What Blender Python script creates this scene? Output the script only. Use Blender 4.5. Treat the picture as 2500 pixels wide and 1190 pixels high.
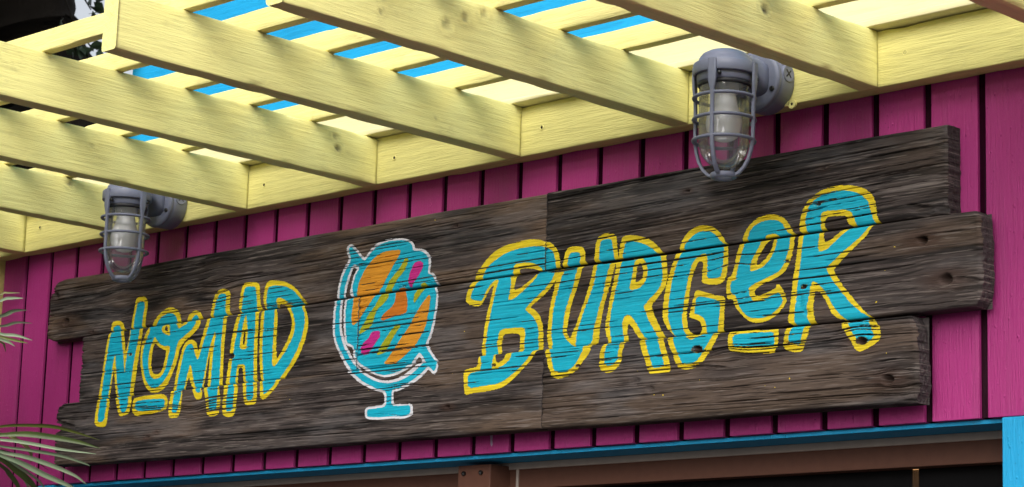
import bpy, bmesh, math, random
import numpy as np
from mathutils import Matrix, Vector

for o in list(bpy.data.objects):
    bpy.data.objects.remove(o, do_unlink=True)
SC = bpy.context.scene
COL = SC.collection
R = math.radians

# ------------------------------------------------------------------ camera
YAW, PITCH, ROLL = -0.780037435, 0.19398658, 0.0318222379
CAM = Vector((1.97115388, -3.03452009, 1.95346659))
fw = Vector((math.sin(YAW) * math.cos(PITCH), math.cos(YAW) * math.cos(PITCH), math.sin(PITCH)))
rt = Vector((math.cos(YAW), -math.sin(YAW), 0))
up = rt.cross(fw)
r2 = rt * math.cos(ROLL) + up * math.sin(ROLL)
u2 = -rt * math.sin(ROLL) + up * math.cos(ROLL)
cd = bpy.data.cameras.new('camera')
cam = bpy.data.objects.new('camera', cd)
COL.objects.link(cam)
M = Matrix((r2, u2, -fw)).transposed().to_4x4()
M.translation = CAM
cam.matrix_world = M
cd.sensor_fit = 'HORIZONTAL'
cd.sensor_width = 36.0
cd.lens = 5662.77628 / 2500 * 36
cd.clip_start = 0.05
cd.clip_end = 2000
cd.dof.use_dof = True
cd.dof.focus_distance = 4.05
cd.dof.aperture_fstop = 20.0
SC.camera = cam

# ------------------------------------------------------------------ sky, sun, exposure
SUN_EL, SUN_AZ = 36.0, 149.0          # azimuth clockwise from +Y
w = bpy.data.worlds.new('World')
SC.world = w
w.use_nodes = True
nt = w.node_tree
bg = nt.nodes['Background']
sky = nt.nodes.new('ShaderNodeTexSky')
sky.sky_type = 'NISHITA'
sky.sun_disc = False
sky.sun_elevation = R(SUN_EL)
sky.sun_rotation = R(SUN_AZ)
sky.air_density = 1.0
sky.dust_density = 6.0
sky.ozone_density = 1.0
hs = nt.nodes.new('ShaderNodeHueSaturation')      # a hazy, overcast white sky
hs.inputs['Saturation'].default_value = 0.28
nt.links.new(sky.outputs[0], hs.inputs['Color'])
nt.links.new(hs.outputs[0], bg.inputs[0])
bg.inputs[1].default_value = 0.15
sl = bpy.data.lights.new('sun', 'SUN')
sl.energy = 1.1
sl.angle = R(75)
sl.color = (1.0, 0.965, 0.91)
sun = bpy.data.objects.new('sun', sl)
COL.objects.link(sun)
sd = Vector((math.sin(R(SUN_AZ)) * math.cos(R(SUN_EL)), math.cos(R(SUN_AZ)) * math.cos(R(SUN_EL)), math.sin(R(SUN_EL))))
sun.rotation_euler = (-sd).to_track_quat('-Z', 'Y').to_euler()
sun.location = sd * 30
SC.view_settings.view_transform = 'Standard'
SC.view_settings.look = 'None'
SC.view_settings.gamma = 1.0
SC.view_settings.use_curve_mapping = False
SC.view_settings.exposure = 0.52

# ------------------------------------------------------------------ numpy noise
def _h(i, j, seed):
    n = (i.astype(np.int64) * 374761393 + j.astype(np.int64) * 668265263 + seed * 974711) & 0xffffffff
    n = ((n ^ (n >> 13)) * 1274126177) & 0xffffffff
    n = ((n ^ (n >> 16)) * 2246822519) & 0xffffffff
    return ((n ^ (n >> 15)) & 0xffffff) / float(0xffffff)

def vn(x, y, seed=0):
    x = np.asarray(x, float); y = np.asarray(y, float)
    x, y = np.broadcast_arrays(x, y)
    i = np.floor(x); j = np.floor(y)
    fx = x - i; fy = y - j
    fx = fx * fx * (3 - 2 * fx); fy = fy * fy * (3 - 2 * fy)
    i = i.astype(np.int64); j = j.astype(np.int64)
    a = _h(i, j, seed); b = _h(i + 1, j, seed); c = _h(i, j + 1, seed); d = _h(i + 1, j + 1, seed)
    return (a * (1 - fx) + b * fx) * (1 - fy) + (c * (1 - fx) + d * fx) * fy

def fbm(x, y, seed=0, oct=3):
    s = 0; a = 1.0; t = 0; x = np.asarray(x, float); y = np.asarray(y, float)
    for k in range(oct):
        s = s + a * vn(x * 2 ** k, y * 2 ** k, seed + 17 * k); t += a; a *= 0.5
    return s / t

def sstep(a, b, x):
    t = np.clip((x - a) / (b - a), 0, 1)
    return t * t * (3 - 2 * t)

# ------------------------------------------------------------------ object helpers
def tag(o, label=None, cat=None, group=None, kind=None):
    if label: o['label'] = label
    if cat: o['category'] = cat
    if group: o['group'] = group
    if kind: o['kind'] = kind
    return o

def empty(name, loc=(0, 0, 0)):
    o = bpy.data.objects.new(name, None)
    o.empty_display_size = 0.1
    o.location = loc
    COL.objects.link(o)
    return o

def put(name, me, mat, parent=None, loc=(0, 0, 0), rotz=0.0):
    if mat is not None and len(me.materials) == 0:
        me.materials.append(mat)
    o = bpy.data.objects.new(name, me)
    COL.objects.link(o)
    o.location = loc
    o.rotation_euler = (0, 0, rotz)
    if parent is not None:
        o.parent = parent
    return o

def np_mesh(name, V, F, smooth=None, attrs=None, cols=None):
    """V (n,3), F (m,4) quads"""
    V = np.asarray(V, np.float32); F = np.asarray(F, np.int32)
    me = bpy.data.meshes.new(name)
    me.vertices.add(len(V)); me.vertices.foreach_set('co', V.ravel())
    me.loops.add(F.size); me.loops.foreach_set('vertex_index', F.ravel())
    me.polygons.add(len(F))
    me.polygons.foreach_set('loop_start', np.arange(len(F), dtype=np.int32) * F.shape[1])
    if smooth is None:
        smooth = np.zeros(len(F), bool)
    elif smooth is True:
        smooth = np.ones(len(F), bool)
    me.update(calc_edges=True)
    me.polygons.foreach_set('use_smooth', np.asarray(smooth, bool))
    for k, v in (attrs or {}).items():
        a = me.attributes.new(k, 'FLOAT', 'POINT')
        a.data.foreach_set('value', np.asarray(v, np.float32).ravel())
    for k, v in (cols or {}).items():
        a = me.attributes.new(k, 'FLOAT_COLOR', 'POINT')
        v = np.asarray(v, np.float32)
        if v.shape[1] == 3:
            v = np.concatenate([v, np.ones((len(v), 1), np.float32)], 1)
        a.data.foreach_set('color', v.ravel())
    me.update()
    return me

def grid_faces(n, m, off=0, flip=False, wrap=False):
    i = np.arange(n - 1)[:, None]; j = np.arange(m if wrap else m - 1)[None, :]
    j2 = (j + 1) % m
    a = i * m + j; b = (i + 1) * m + j; c = (i + 1) * m + j2; d = i * m + j2
    f = np.stack([a, b, c, d], -1).reshape(-1, 4) + off
    return f[:, ::-1] if flip else f

def bm_mesh(name, bm, smooth=False):
    bmesh.ops.recalc_face_normals(bm, faces=bm.faces)
    me = bpy.data.meshes.new(name)
    bm.to_mesh(me); bm.free()
    if smooth:
        for p in me.polygons: p.use_smooth = True
    return me

def box_bm(x0, x1, y0, y1, z0, z1, bev=0.0, seg=2, bm=None):
    b = bm or bmesh.new()
    vs = [b.verts.new((x, y, z)) for x in (x0, x1) for y in (y0, y1) for z in (z0, z1)]
    fs = [b.faces.new([vs[k] for k in q]) for q in ((0, 1, 3, 2), (4, 6, 7, 5), (0, 4, 5, 1), (2, 3, 7, 6), (0, 2, 6, 4), (1, 5, 7, 3))]
    if bev:
        es = list({e for f in fs for e in f.edges})
        bmesh.ops.bevel(b, geom=es, offset=bev, segments=seg, affect='EDGES', profile=0.6)
    return b

def box(name, x0, x1, y0, y1, z0, z1, mat, parent, bev=0.0, seg=2):
    """box whose origin sits at its bottom centre"""
    c = ((x0 + x1) / 2, (y0 + y1) / 2, z0)
    bm = box_bm(x0 - c[0], x1 - c[0], y0 - c[1], y1 - c[1], 0, z1 - z0, bev, seg)
    return put(name, bm_mesh(name, bm), mat, parent, c)

def lathe(prof, seg=40, axis='Z', bm=None, off=(0, 0, 0)):
    """prof: list of (radius, height)"""
    b = bm or bmesh.new()
    rows = []
    for r, h in prof:
        row = []
        if r < 1e-6:
            p = (0, 0, h)
            row = [p] * seg
        else:
            row = [(r * math.cos(2 * math.pi * k / seg), r * math.sin(2 * math.pi * k / seg), h) for k in range(seg)]
        rows.append([b.verts.new(_ax(q, axis, off)) for q in row])
    for A, B in zip(rows, rows[1:]):
        for k in range(seg):
            k2 = (k + 1) % seg
            b.faces.new((A[k], A[k2], B[k2], B[k]))
    bmesh.ops.remove_doubles(b, verts=b.verts, dist=1e-6)
    return b

def _ax(q, axis, off):
    x, y, z = q
    if axis == 'Y': x, y, z = x, z, y
    if axis == 'X': x, y, z = z, y, x
    return (x + off[0], y + off[1], z + off[2])

def tube(path, rad, seg=10, bm=None, closed=False, sx=1.0):
    """sweep a circle along a path (list of Vectors); rad may be a list"""
    b = bm or bmesh.new()
    n = len(path); path = [Vector(p) for p in path]
    rows = []
    ref = Vector((0, 0, 1))
    for i, p in enumerate(path):
        if closed: t = path[(i + 1) % n] - path[i - 1]
        else: t = path[min(i + 1, n - 1)] - path[max(i - 1, 0)]
        t.normalize()
        a = ref if abs(t.dot(ref)) < 0.95 else Vector((1, 0, 0))
        u = t.cross(a).normalized(); v = t.cross(u).normalized()
        r = rad[i] if isinstance(rad, (list, tuple)) else rad
        rows.append([b.verts.new(p + u * (r * sx * math.cos(2 * math.pi * k / seg)) + v * (r * math.sin(2 * math.pi * k / seg))) for k in range(seg)])
    pr = list(zip(rows, rows[1:])) + ([(rows[-1], rows[0])] if closed else [])
    for A, B in pr:
        for k in range(seg):
            k2 = (k + 1) % seg
            b.faces.new((A[k], A[k2], B[k2], B[k]))
    if not closed:
        b.faces.new(rows[0]); b.faces.new(rows[-1])
    return b

# ------------------------------------------------------------------ materials
class NB:
    def __init__(self, name, rough=0.6, spec=0.4):
        self.m = bpy.data.materials.new(name)
        self.m.use_nodes = True
        self.t = self.m.node_tree
        self.b = self.t.nodes['Principled BSDF']
        self.b.inputs['Roughness'].default_value = rough
        self.b.inputs['Specular IOR Level'].default_value = spec
    def n(self, typ, **kw):
        o = self.t.nodes.new(typ)
        for k, v in kw.items():
            if k in o.inputs: o.inputs[k].default_value = v
            else: setattr(o, k, v)
        return o
    def l(self, a, b): self.t.links.new(a, b)
    def coord(self, scale=(1, 1, 1), rnd=False):
        tc = self.n('ShaderNodeTexCoord')
        mp = self.n('ShaderNodeMapping')
        mp.inputs['Scale'].default_value = scale
        self.l(tc.outputs['Object'], mp.inputs['Vector'])
        if rnd:
            oi = self.n('ShaderNodeObjectInfo')
            mu = self.n('ShaderNodeMath', operation='MULTIPLY'); mu.inputs[1].default_value = 91.0
            self.l(oi.outputs['Random'], mu.inputs[0])
            cb = self.n('ShaderNodeCombineXYZ')
            for k in range(3): self.l(mu.outputs[0], cb.inputs[k])
            self.l(cb.outputs[0], mp.inputs['Location'])
        return mp.outputs[0]
    def noise(self, vec, scale=1.0, detail=4.0, rough=0.55, dist=0.0):
        o = self.n('ShaderNodeTexNoise')
        o.inputs['Scale'].default_value = scale; o.inputs['Detail'].default_value = detail
        o.inputs['Roughness'].default_value = rough; o.inputs['Distortion'].default_value = dist
        self.l(vec, o.inputs['Vector'])
        return o.outputs['Fac']
    def ramp(self, fac, a, b, ca=(0, 0, 0, 1), cb=(1, 1, 1, 1)):
        o = self.n('ShaderNodeValToRGB')
        e = o.color_ramp.elements
        e[0].position = a; e[0].color = ca; e[1].position = b; e[1].color = cb
        self.l(fac, o.inputs[0])
        return o.outputs[0]
    def mix(self, fac, a, b, blend='MIX'):
        o = self.n('ShaderNodeMix', data_type='RGBA', blend_type=blend)
        for k, v in ((0, fac), (6, a), (7, b)):
            if hasattr(v, 'is_linked'): self.l(v, o.inputs[k])
            else: o.inputs[k].default_value = v if k == 0 else (tuple(v) + (1,))[:4]
        return o.outputs[2]
    def math(self, op, a, b=0.0, clamp=False):
        o = self.n('ShaderNodeMath', operation=op, use_clamp=clamp)
        for k, v in ((0, a), (1, b)):
            if hasattr(v, 'is_linked'): self.l(v, o.inputs[k])
            else: o.inputs[k].default_value = v
        return o.outputs[0]
    def bump(self, h, strength=0.3, dist=0.001, prev=None):
        o = self.n('ShaderNodeBump')
        o.inputs['Strength'].default_value = strength; o.inputs['Distance'].default_value = dist
        self.l(h, o.inputs['Height'])
        if prev is not None: self.l(prev, o.inputs['Normal'])
        return o.outputs[0]
    def attr(self, name):
        o = self.n('ShaderNodeAttribute'); o.attribute_name = name
        return o
    def out(self, col=None, nrm=None, rough=None):
        if col is not None:
            if hasattr(col, 'is_linked'): self.l(col, self.b.inputs['Base Color'])
            else: self.b.inputs['Base Color'].default_value = (tuple(col) + (1,))[:4]
        if nrm is not None: self.l(nrm, self.b.inputs['Normal'])
        if rough is not None: self.l(rough, self.b.inputs['Roughness'])
        return self.m

def c3(c, k): return tuple(min(1, v * k) for v in c)

def painted_lumber(name, col, dirt=(0.16, 0.13, 0.07), grain=1.0, stain_attr=False, dirtamt=0.55):
    """rough-sawn painted softwood: the grain runs along local X"""
    b = NB(name, 0.62, 0.3)
    v = b.coord((1, 1, 1), True)
    vs = b.coord((7, 95, 95), True)
    vf = b.coord((26, 420, 420), True)
    g = b.noise(vs, 1, 5, 0.6, 0.35)
    f = b.noise(vf, 1, 3, 0.6)
    low = b.noise(v, 3.2, 3, 0.5)
    blot = b.noise(b.coord((14, 26, 26), True), 1, 5, 0.65)
    speck = b.noise(b.coord((60, 160, 160), True), 1, 3, 0.6)
    c = b.mix(b.ramp(low, 0.3, 0.7), c3(col, 0.86), c3(col, 1.08))
    c = b.mix(b.math('MULTIPLY', b.ramp(g, 0.34, 0.46, (1, 1, 1, 1), (0, 0, 0, 1)), 0.32), c, c3(col, 0.62))
    m = b.math('MULTIPLY', b.ramp(blot, 0.52, 0.78), b.ramp(speck, 0.42, 0.62))
    c = b.mix(b.math('MULTIPLY', m, dirtamt), c, dirt)
    if stain_attr:
        st = b.attr('stain').outputs['Fac']
        c = b.mix(b.math('MULTIPLY', st, b.ramp(speck, 0.25, 0.6, (0.55, 0.55, 0.55, 1))), c, (0.05, 0.04, 0.025))
    hgt = b.math('ADD', b.math('MULTIPLY', g, 0.75), b.math('MULTIPLY', f, 0.3))
    nrm = b.bump(hgt, 0.88, 0.0028 * grain)
    return b.out(c, nrm)

def siding_paint(name, col):
    """painted rough plywood siding: grain along Z, blisters and pits"""
    b = NB(name, 0.5, 0.35)
    v = b.coord((1, 1, 1), True)
    fib = b.noise(b.coord((330, 330, 16), True), 1, 5, 0.65, 0.3)
    low = b.noise(v, 6, 3)
    vo = b.n('ShaderNodeTexVoronoi'); vo.inputs['Scale'].default_value = 1.0
    b.l(b.coord((150, 150, 85), True), vo.inputs['Vector']); vo.inputs['Randomness'].default_value = 1.0
    gate = b.ramp(b.noise(b.coord((110, 110, 60), True), 1, 3), 0.52, 0.66)
    pim = b.math('MULTIPLY', b.ramp(vo.outputs['Distance'], 0.02, 0.28, (1, 1, 1, 1), (0, 0, 0, 1)), gate)
    oi = b.n('ShaderNodeObjectInfo')
    c = b.mix(b.math('ADD', b.math('MULTIPLY', low, 0.6), b.math('MULTIPLY', oi.outputs['Random'], 0.4)), c3(col, 0.78), c3(col, 1.16))
    run = b.ramp(b.noise(b.coord((38, 38, 1.6), True), 1, 5, 0.6), 0.56, 0.78)
    c = b.mix(b.math('MULTIPLY', run, 0.30), c, tuple(0.5 * v + 0.05 for v in col))
    chip = b.math('MULTIPLY', b.ramp(b.noise(b.coord((240, 240, 170), True), 1, 3), 0.70, 0.76), 0.8)
    c = b.mix(chip, c, c3(col, 0.25))
    n1 = b.bump(fib, 0.9, 0.0024)
    n2 = b.bump(pim, 0.7, 0.0026, n1)
    return b.out(c, n2)

YEL = (0.79, 0.745, 0.29)
MAG = (0.352, 0.0245, 0.170)
BLU = (0.008, 0.315, 0.60)
M_raft = painted_lumber('yellow_paint_rafter', YEL, stain_attr=True, dirtamt=0.3)
M_slat = painted_lumber('yellow_paint_slat', (0.76, 0.69, 0.28), dirt=(0.42, 0.31, 0.13), dirtamt=0.75)
M_ledger = painted_lumber('yellow_paint_ledger', (0.74, 0.68, 0.25), grain=1.25, dirtamt=0.2)
M_pale = painted_lumber('pale_yellow_paint', (0.70, 0.65, 0.38), grain=0.4, dirtamt=0.1)
M_sid = siding_paint('magenta_paint', MAG)
M_groove = siding_paint('maroon_groove_shade', (0.016, 0.0008, 0.007))  # near-black groove floors: their deep shade is put into the colour
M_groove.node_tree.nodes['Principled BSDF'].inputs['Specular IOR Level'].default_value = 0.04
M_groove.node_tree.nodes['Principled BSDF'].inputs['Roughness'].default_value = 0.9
M_blue = siding_paint('blue_trim_paint', BLU)
M_bluel = painted_lumber('blue_lumber_paint', (0.010, 0.31, 0.62), dirt=(0.01, 0.12, 0.3), dirtamt=0.3)

def plain(name, col, rough=0.5, spec=0.4, metal=0.0, var=0.12, scale=30, bump=0.0):
    b = NB(name, rough, spec)
    b.b.inputs['Metallic'].default_value = metal
    n = b.noise(b.coord((scale, scale, scale), True), 1, 4)
    c = b.mix(n, c3(col, 1 - var), c3(col, 1 + var))
    return b.out(c, b.bump(n, bump, 0.001) if bump else None)

M_brown = plain('brown_paint', (0.100, 0.042, 0.027), 0.55, 0.3, var=0.18, scale=60, bump=0.2)
M_caulk = plain('grey_caulk', (0.36, 0.30, 0.26), 0.7, var=0.2)
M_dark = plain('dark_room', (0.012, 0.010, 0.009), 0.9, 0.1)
M_metal = plain('grey_cast_aluminium', (0.165, 0.18, 0.25), 0.5, 0.5, metal=0.0, var=0.10, scale=90, bump=0.12)
M_screw = plain('dark_screw_steel', (0.05, 0.05, 0.05), 0.35, 0.5, metal=0.8)
M_hole = plain('screw_pit', (0.03, 0.024, 0.012), 0.9, 0.1)
M_bulb = plain('white_bulb', (0.88, 0.88, 0.90), 0.25, 0.5, var=0.02)
M_sock = plain('grey_socket', (0.42, 0.42, 0.45), 0.5, 0.4)
M_gasket = plain('black_gasket', (0.02, 0.02, 0.025), 0.5, 0.4)

def glass():
    b = NB('clear_jar_glass', 0.03, 0.5)
    t = b.t
    out = t.nodes['Material Output']
    gl = b.n('ShaderNodeBsdfGlossy'); gl.inputs['Roughness'].default_value = 0.04
    tr = b.n('ShaderNodeBsdfTransparent'); tr.inputs['Color'].default_value = (0.96, 0.965, 0.97, 1)
    lw = b.n('ShaderNodeLayerWeight'); lw.inputs['Blend'].default_value = 0.35
    f = b.math('ADD', b.math('MULTIPLY', lw.outputs['Fresnel'], 0.75), 0.05, True)
    mx = b.n('ShaderNodeMixShader')
    b.l(f, mx.inputs[0]); b.l(tr.outputs[0], mx.inputs[1]); b.l(gl.outputs[0], mx.inputs[2])
    df = b.n('ShaderNodeBsdfDiffuse'); df.inputs['Color'].default_value = (0.62, 0.63, 0.68, 1)
    m2 = b.n('ShaderNodeMixShader')
    dust = b.math('ADD', b.math('MULTIPLY', b.ramp(b.noise(b.coord((40, 40, 14)), 1, 4), 0.35, 0.8), 0.12), 0.05)
    b.l(dust, m2.inputs[0]); b.l(mx.outputs[0], m2.inputs[1]); b.l(df.outputs[0], m2.inputs[2])
    b.l(m2.outputs[0], out.inputs[0])
    return b.m
M_glass = glass()

# ================================================================== ground
def ground():
    b = NB('dark_paving', 0.85, 0.2)
    n = b.noise(b.coord((3, 3, 3)), 1, 6)
    f = b.noise(b.coord((90, 90, 90)), 1, 4)
    b.out(b.mix(n, (0.05, 0.05, 0.05), (0.085, 0.08, 0.075)), b.bump(f, 0.4, 0.004))
    bm = bmesh.new()
    s = 400
    bm.faces.new([bm.verts.new(q) for q in ((-s, -s, 0), (s, -s, 0), (s, s, 0), (-s, s, 0))])
    return tag(put('ground', bm_mesh('ground', bm), b.m), kind='structure')
ground()

# ================================================================== building
PITCH_X = 0.1016
ZS = 2.400                 # bottom of the siding over the opening
ZB, ZT = 2.9446, 3.0392    # ledger / rafters
OX0, OX1 = -2.47, 0.035    # opening in the wall
BL, BR = -2.735, 3.0        # wall ends
bld = tag(empty('building', (0.2, 1.5, 0)), 'magenta timber building with grooved siding, blue trim and dark screened opening', 'building')
BO = Vector((0.2, 1.5, 0))

def bbox(name, *a, **k):
    o = box(name, *a, **k)
    o.location = o.location - BO
    return o

_sid = {}
def siding_board(xc, z0, z1, wd=None):
    wd = wd or PITCH_X - 0.0150
    key = (round(wd, 4), round(z1 - z0, 4))
    if key not in _sid:
        bm = box_bm(-wd / 2, wd / 2, 0, 0.018, 0, z1 - z0, 0.0010, 2)
        _sid[key] = bm_mesh('siding_board', bm)
    return put('siding_board', _sid[key], M_sid, bld, Vector((xc, 0, z0)) - BO)

k = 27
xs_groove = [-i * PITCH_X for i in range(26, -30, -1)]
for a, b_ in zip(xs_groove, xs_groove[1:]):
    xc = (a + b_) / 2
    inside = OX0 - 0.06 < xc < OX1 + 0.09
    siding_board(xc, ZS if inside else 0.15, 3.06)
# the narrow strip next to the corner board
xa, xb = -2.7345, xs_groove[0] - 0.0064
siding_board((xa + xb) / 2, 0.15, 3.06, xb - xa)
# plywood web behind the grooves
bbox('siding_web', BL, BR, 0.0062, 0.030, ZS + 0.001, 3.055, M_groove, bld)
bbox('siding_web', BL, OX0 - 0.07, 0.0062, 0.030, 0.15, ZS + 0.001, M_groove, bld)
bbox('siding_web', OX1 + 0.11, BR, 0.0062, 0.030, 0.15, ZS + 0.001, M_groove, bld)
bbox('corner_board', -2.815, -2.7365, -0.018, 0.02, 0.1, 3.035, M_ledger, bld, bev=0.002)
# opening: blue header and jambs, brown frame, screen
bbox('header_trim', OX0, OX1 - 0.001, 0.0305, 0.1400, 2.3935, 2.44, M_blue, bld, bev=0.001)
bbox('header_lip', OX0, OX1 - 0.001, 0.0130, 0.0300, 2.3925, 2.3992, M_blue, bld, bev=0.001)
bbox('jamb_trim', OX1, OX1 + 0.105, -0.004, 0.10, 0.15, 2.3985, M_blue, bld, bev=0.0015)
bbox('jamb_trim', OX0 - 0.06, OX0 - 0.0005, -0.002, 0.10, 0.15, 2.3985, M_blue, bld, bev=0.0015)
bbox('caulk_line', OX0, OX1 - 0.001, 0.0975, 0.1345, 2.3800, 2.3933, M_caulk, bld, bev=0.002)
bbox('frame_header', OX0, OX1 - 0.001, 0.1010, 0.135, 2.3435, 2.3822, M_brown, bld, bev=0.0015)
post = bbox('frame_post', -1.2035, -1.1165, 0.048, 0.134, 1.0, 2.3870, M_brown, bld, bev=0.002)
def small_screw(parent, x, y, z, r, mat_head, wx=0, depth=0.0012, origin=Vector((0, 0, 0)), name='screw'):
    bm = lathe([(0, -0.0004), (r * .35, -0.0004), (r * .55, 0.0002), (r, 0.0), (r, -depth * 3)], 14, 'Y')
    return put(name, bm_mesh(name, bm, True), mat_head, parent, Vector((x, y, z)) - origin)
for sx in (-1.186, -1.140):
    s_ = small_screw(post, sx + 1.16, -0.0435, 1.3715 - 0.0, 0.0042, M_screw)
bbox('caulk_line', -1.0985, -1.0925, 0.0985, 0.1040, 2.30, 2.3815, M_caulk, bld, bev=0.001)
def screen_mat():
    b = NB('insect_screen', 0.5, 0.4)
    t = b.t
    out = t.nodes['Material Output']
    b.b.inputs['Specular IOR Level'].default_value = 0.1
    b.out((0.006, 0.0055, 0.006))
    tr = b.n('ShaderNodeBsdfTransparent')
    vx = b.coord((900, 900, 900))
    wv = b.n('ShaderNodeTexWave'); wv.inputs['Scale'].default_value = 0.35; wv.bands_direction = 'X'
    wz = b.n('ShaderNodeTexWave'); wz.inputs['Scale'].default_value = 0.35; wz.bands_direction = 'Z'
    b.l(vx, wv.inputs['Vector']); b.l(vx, wz.inputs['Vector'])
    f = b.math('MULTIPLY', b.ramp(wv.outputs['Fac'], 0.35, 0.6), b.ramp(wz.outputs['Fac'], 0.35, 0.6))
    f = b.math('MULTIPLY', f, 0.8)
    mx = b.n('ShaderNodeMixShader')
    b.l(f, mx.inputs[0]); b.l(b.b.outputs[0], mx.inputs[1]); b.l(tr.outputs[0], mx.inputs[2])
    b.l(mx.outputs[0], out.inputs[0])
    return b.m
M_screen = screen_mat()
bbox('window_screen', OX0, OX1 - 0.001, 0.1352, 0.1362, 1.0, 2.3427, M_screen, bld)
bbox('window_sill', OX0, OX1, 0.02, 0.16, 0.96, 1.0, M_brown, bld, bev=0.003)
bbox('lower_panel', OX0, OX1, 0.03, 0.10, 0.15, 0.958, M_sid, bld)
bbox('foundation', BL, BR, 0.02, 4.0, 0.0, 0.149, M_caulk, bld)
# shell: side walls, back wall, roof
bbox('side_wall', -2.815, -2.737, 0.021, 4.0, 0.15, 3.05, M_sid, bld)
bbox('side_wall', 3.0, 3.08, 0.021, 4.0, 0.15, 3.05, M_sid, bld)
bbox('back_wall', -2.72, 3.0, 3.9, 4.0, 0.15, 3.05, M_sid, bld)
bbox('roof', -2.80, 3.08, 0.031, 4.05, 3.056, 3.10, M_caulk, bld)
bbox('interior_partition', -2.71, 2.99, 1.2, 1.25, 0.16, 3.04, M_dark, bld)
bbox('interior_ceiling', -2.71, 2.99, 0.14, 1.2, 2.60, 2.64, M_dark, bld)
# above the pergola: pale yellow frieze and blue parapet
pf = None
# a smear of pale paint on the siding below the sign
bm = bmesh.new()
sm_ = [(-.004, .019), (.002, .021), (.004, .012), (.003, .004), (.0045, -.004), (.002, -.008), (-.0015, -.004), (-.002, .006)]
bm.faces.new([bm.verts.new((x, 0, z)) for x, z in sm_])
put('paint_smear', bm_mesh('paint_smear', bm), plain('pale_paint_smear', (0.34, 0.25, 0.36), 0.6), bld, Vector((-1.0685, -0.0006, 2.420)) - BO)
# glowing tube with cap and cord, added to imitate the screen's warm glint
def emis():
    b = NB('warm_glint_glow', 0.4)
    b.out((0.9, 0.6, 0.35))
    b.b.inputs['Emission Color'].default_value = (1.0, 0.50, 0.20, 1)
    b.b.inputs['Emission Strength'].default_value = 0.6
    return b.m
M_glow = emis()
tl = tag(empty('screen_glint', (-0.305, 0.26, 2.20)), 'slim glowing tube added behind the dark window screen as its warm glint', 'light')
put('glint_tube', bm_mesh('glint_tube', lathe([(0, 0), (0.0050, 0.004), (0.0050, 0.25), (0, 0.254)], 14), True), M_glow, tl)
put('cap', bm_mesh('cap', lathe([(0, 0.252), (0.008, 0.254), (0.008, 0.27), (0, 0.272)], 14), True), M_metal, tl)
put('cord', bm_mesh('cord', tube([(0, 0, 0.27), (0.002, 0, 0.33), (0, 0, 0.399)], 0.002, 6), True), M_gasket, tl)

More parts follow.
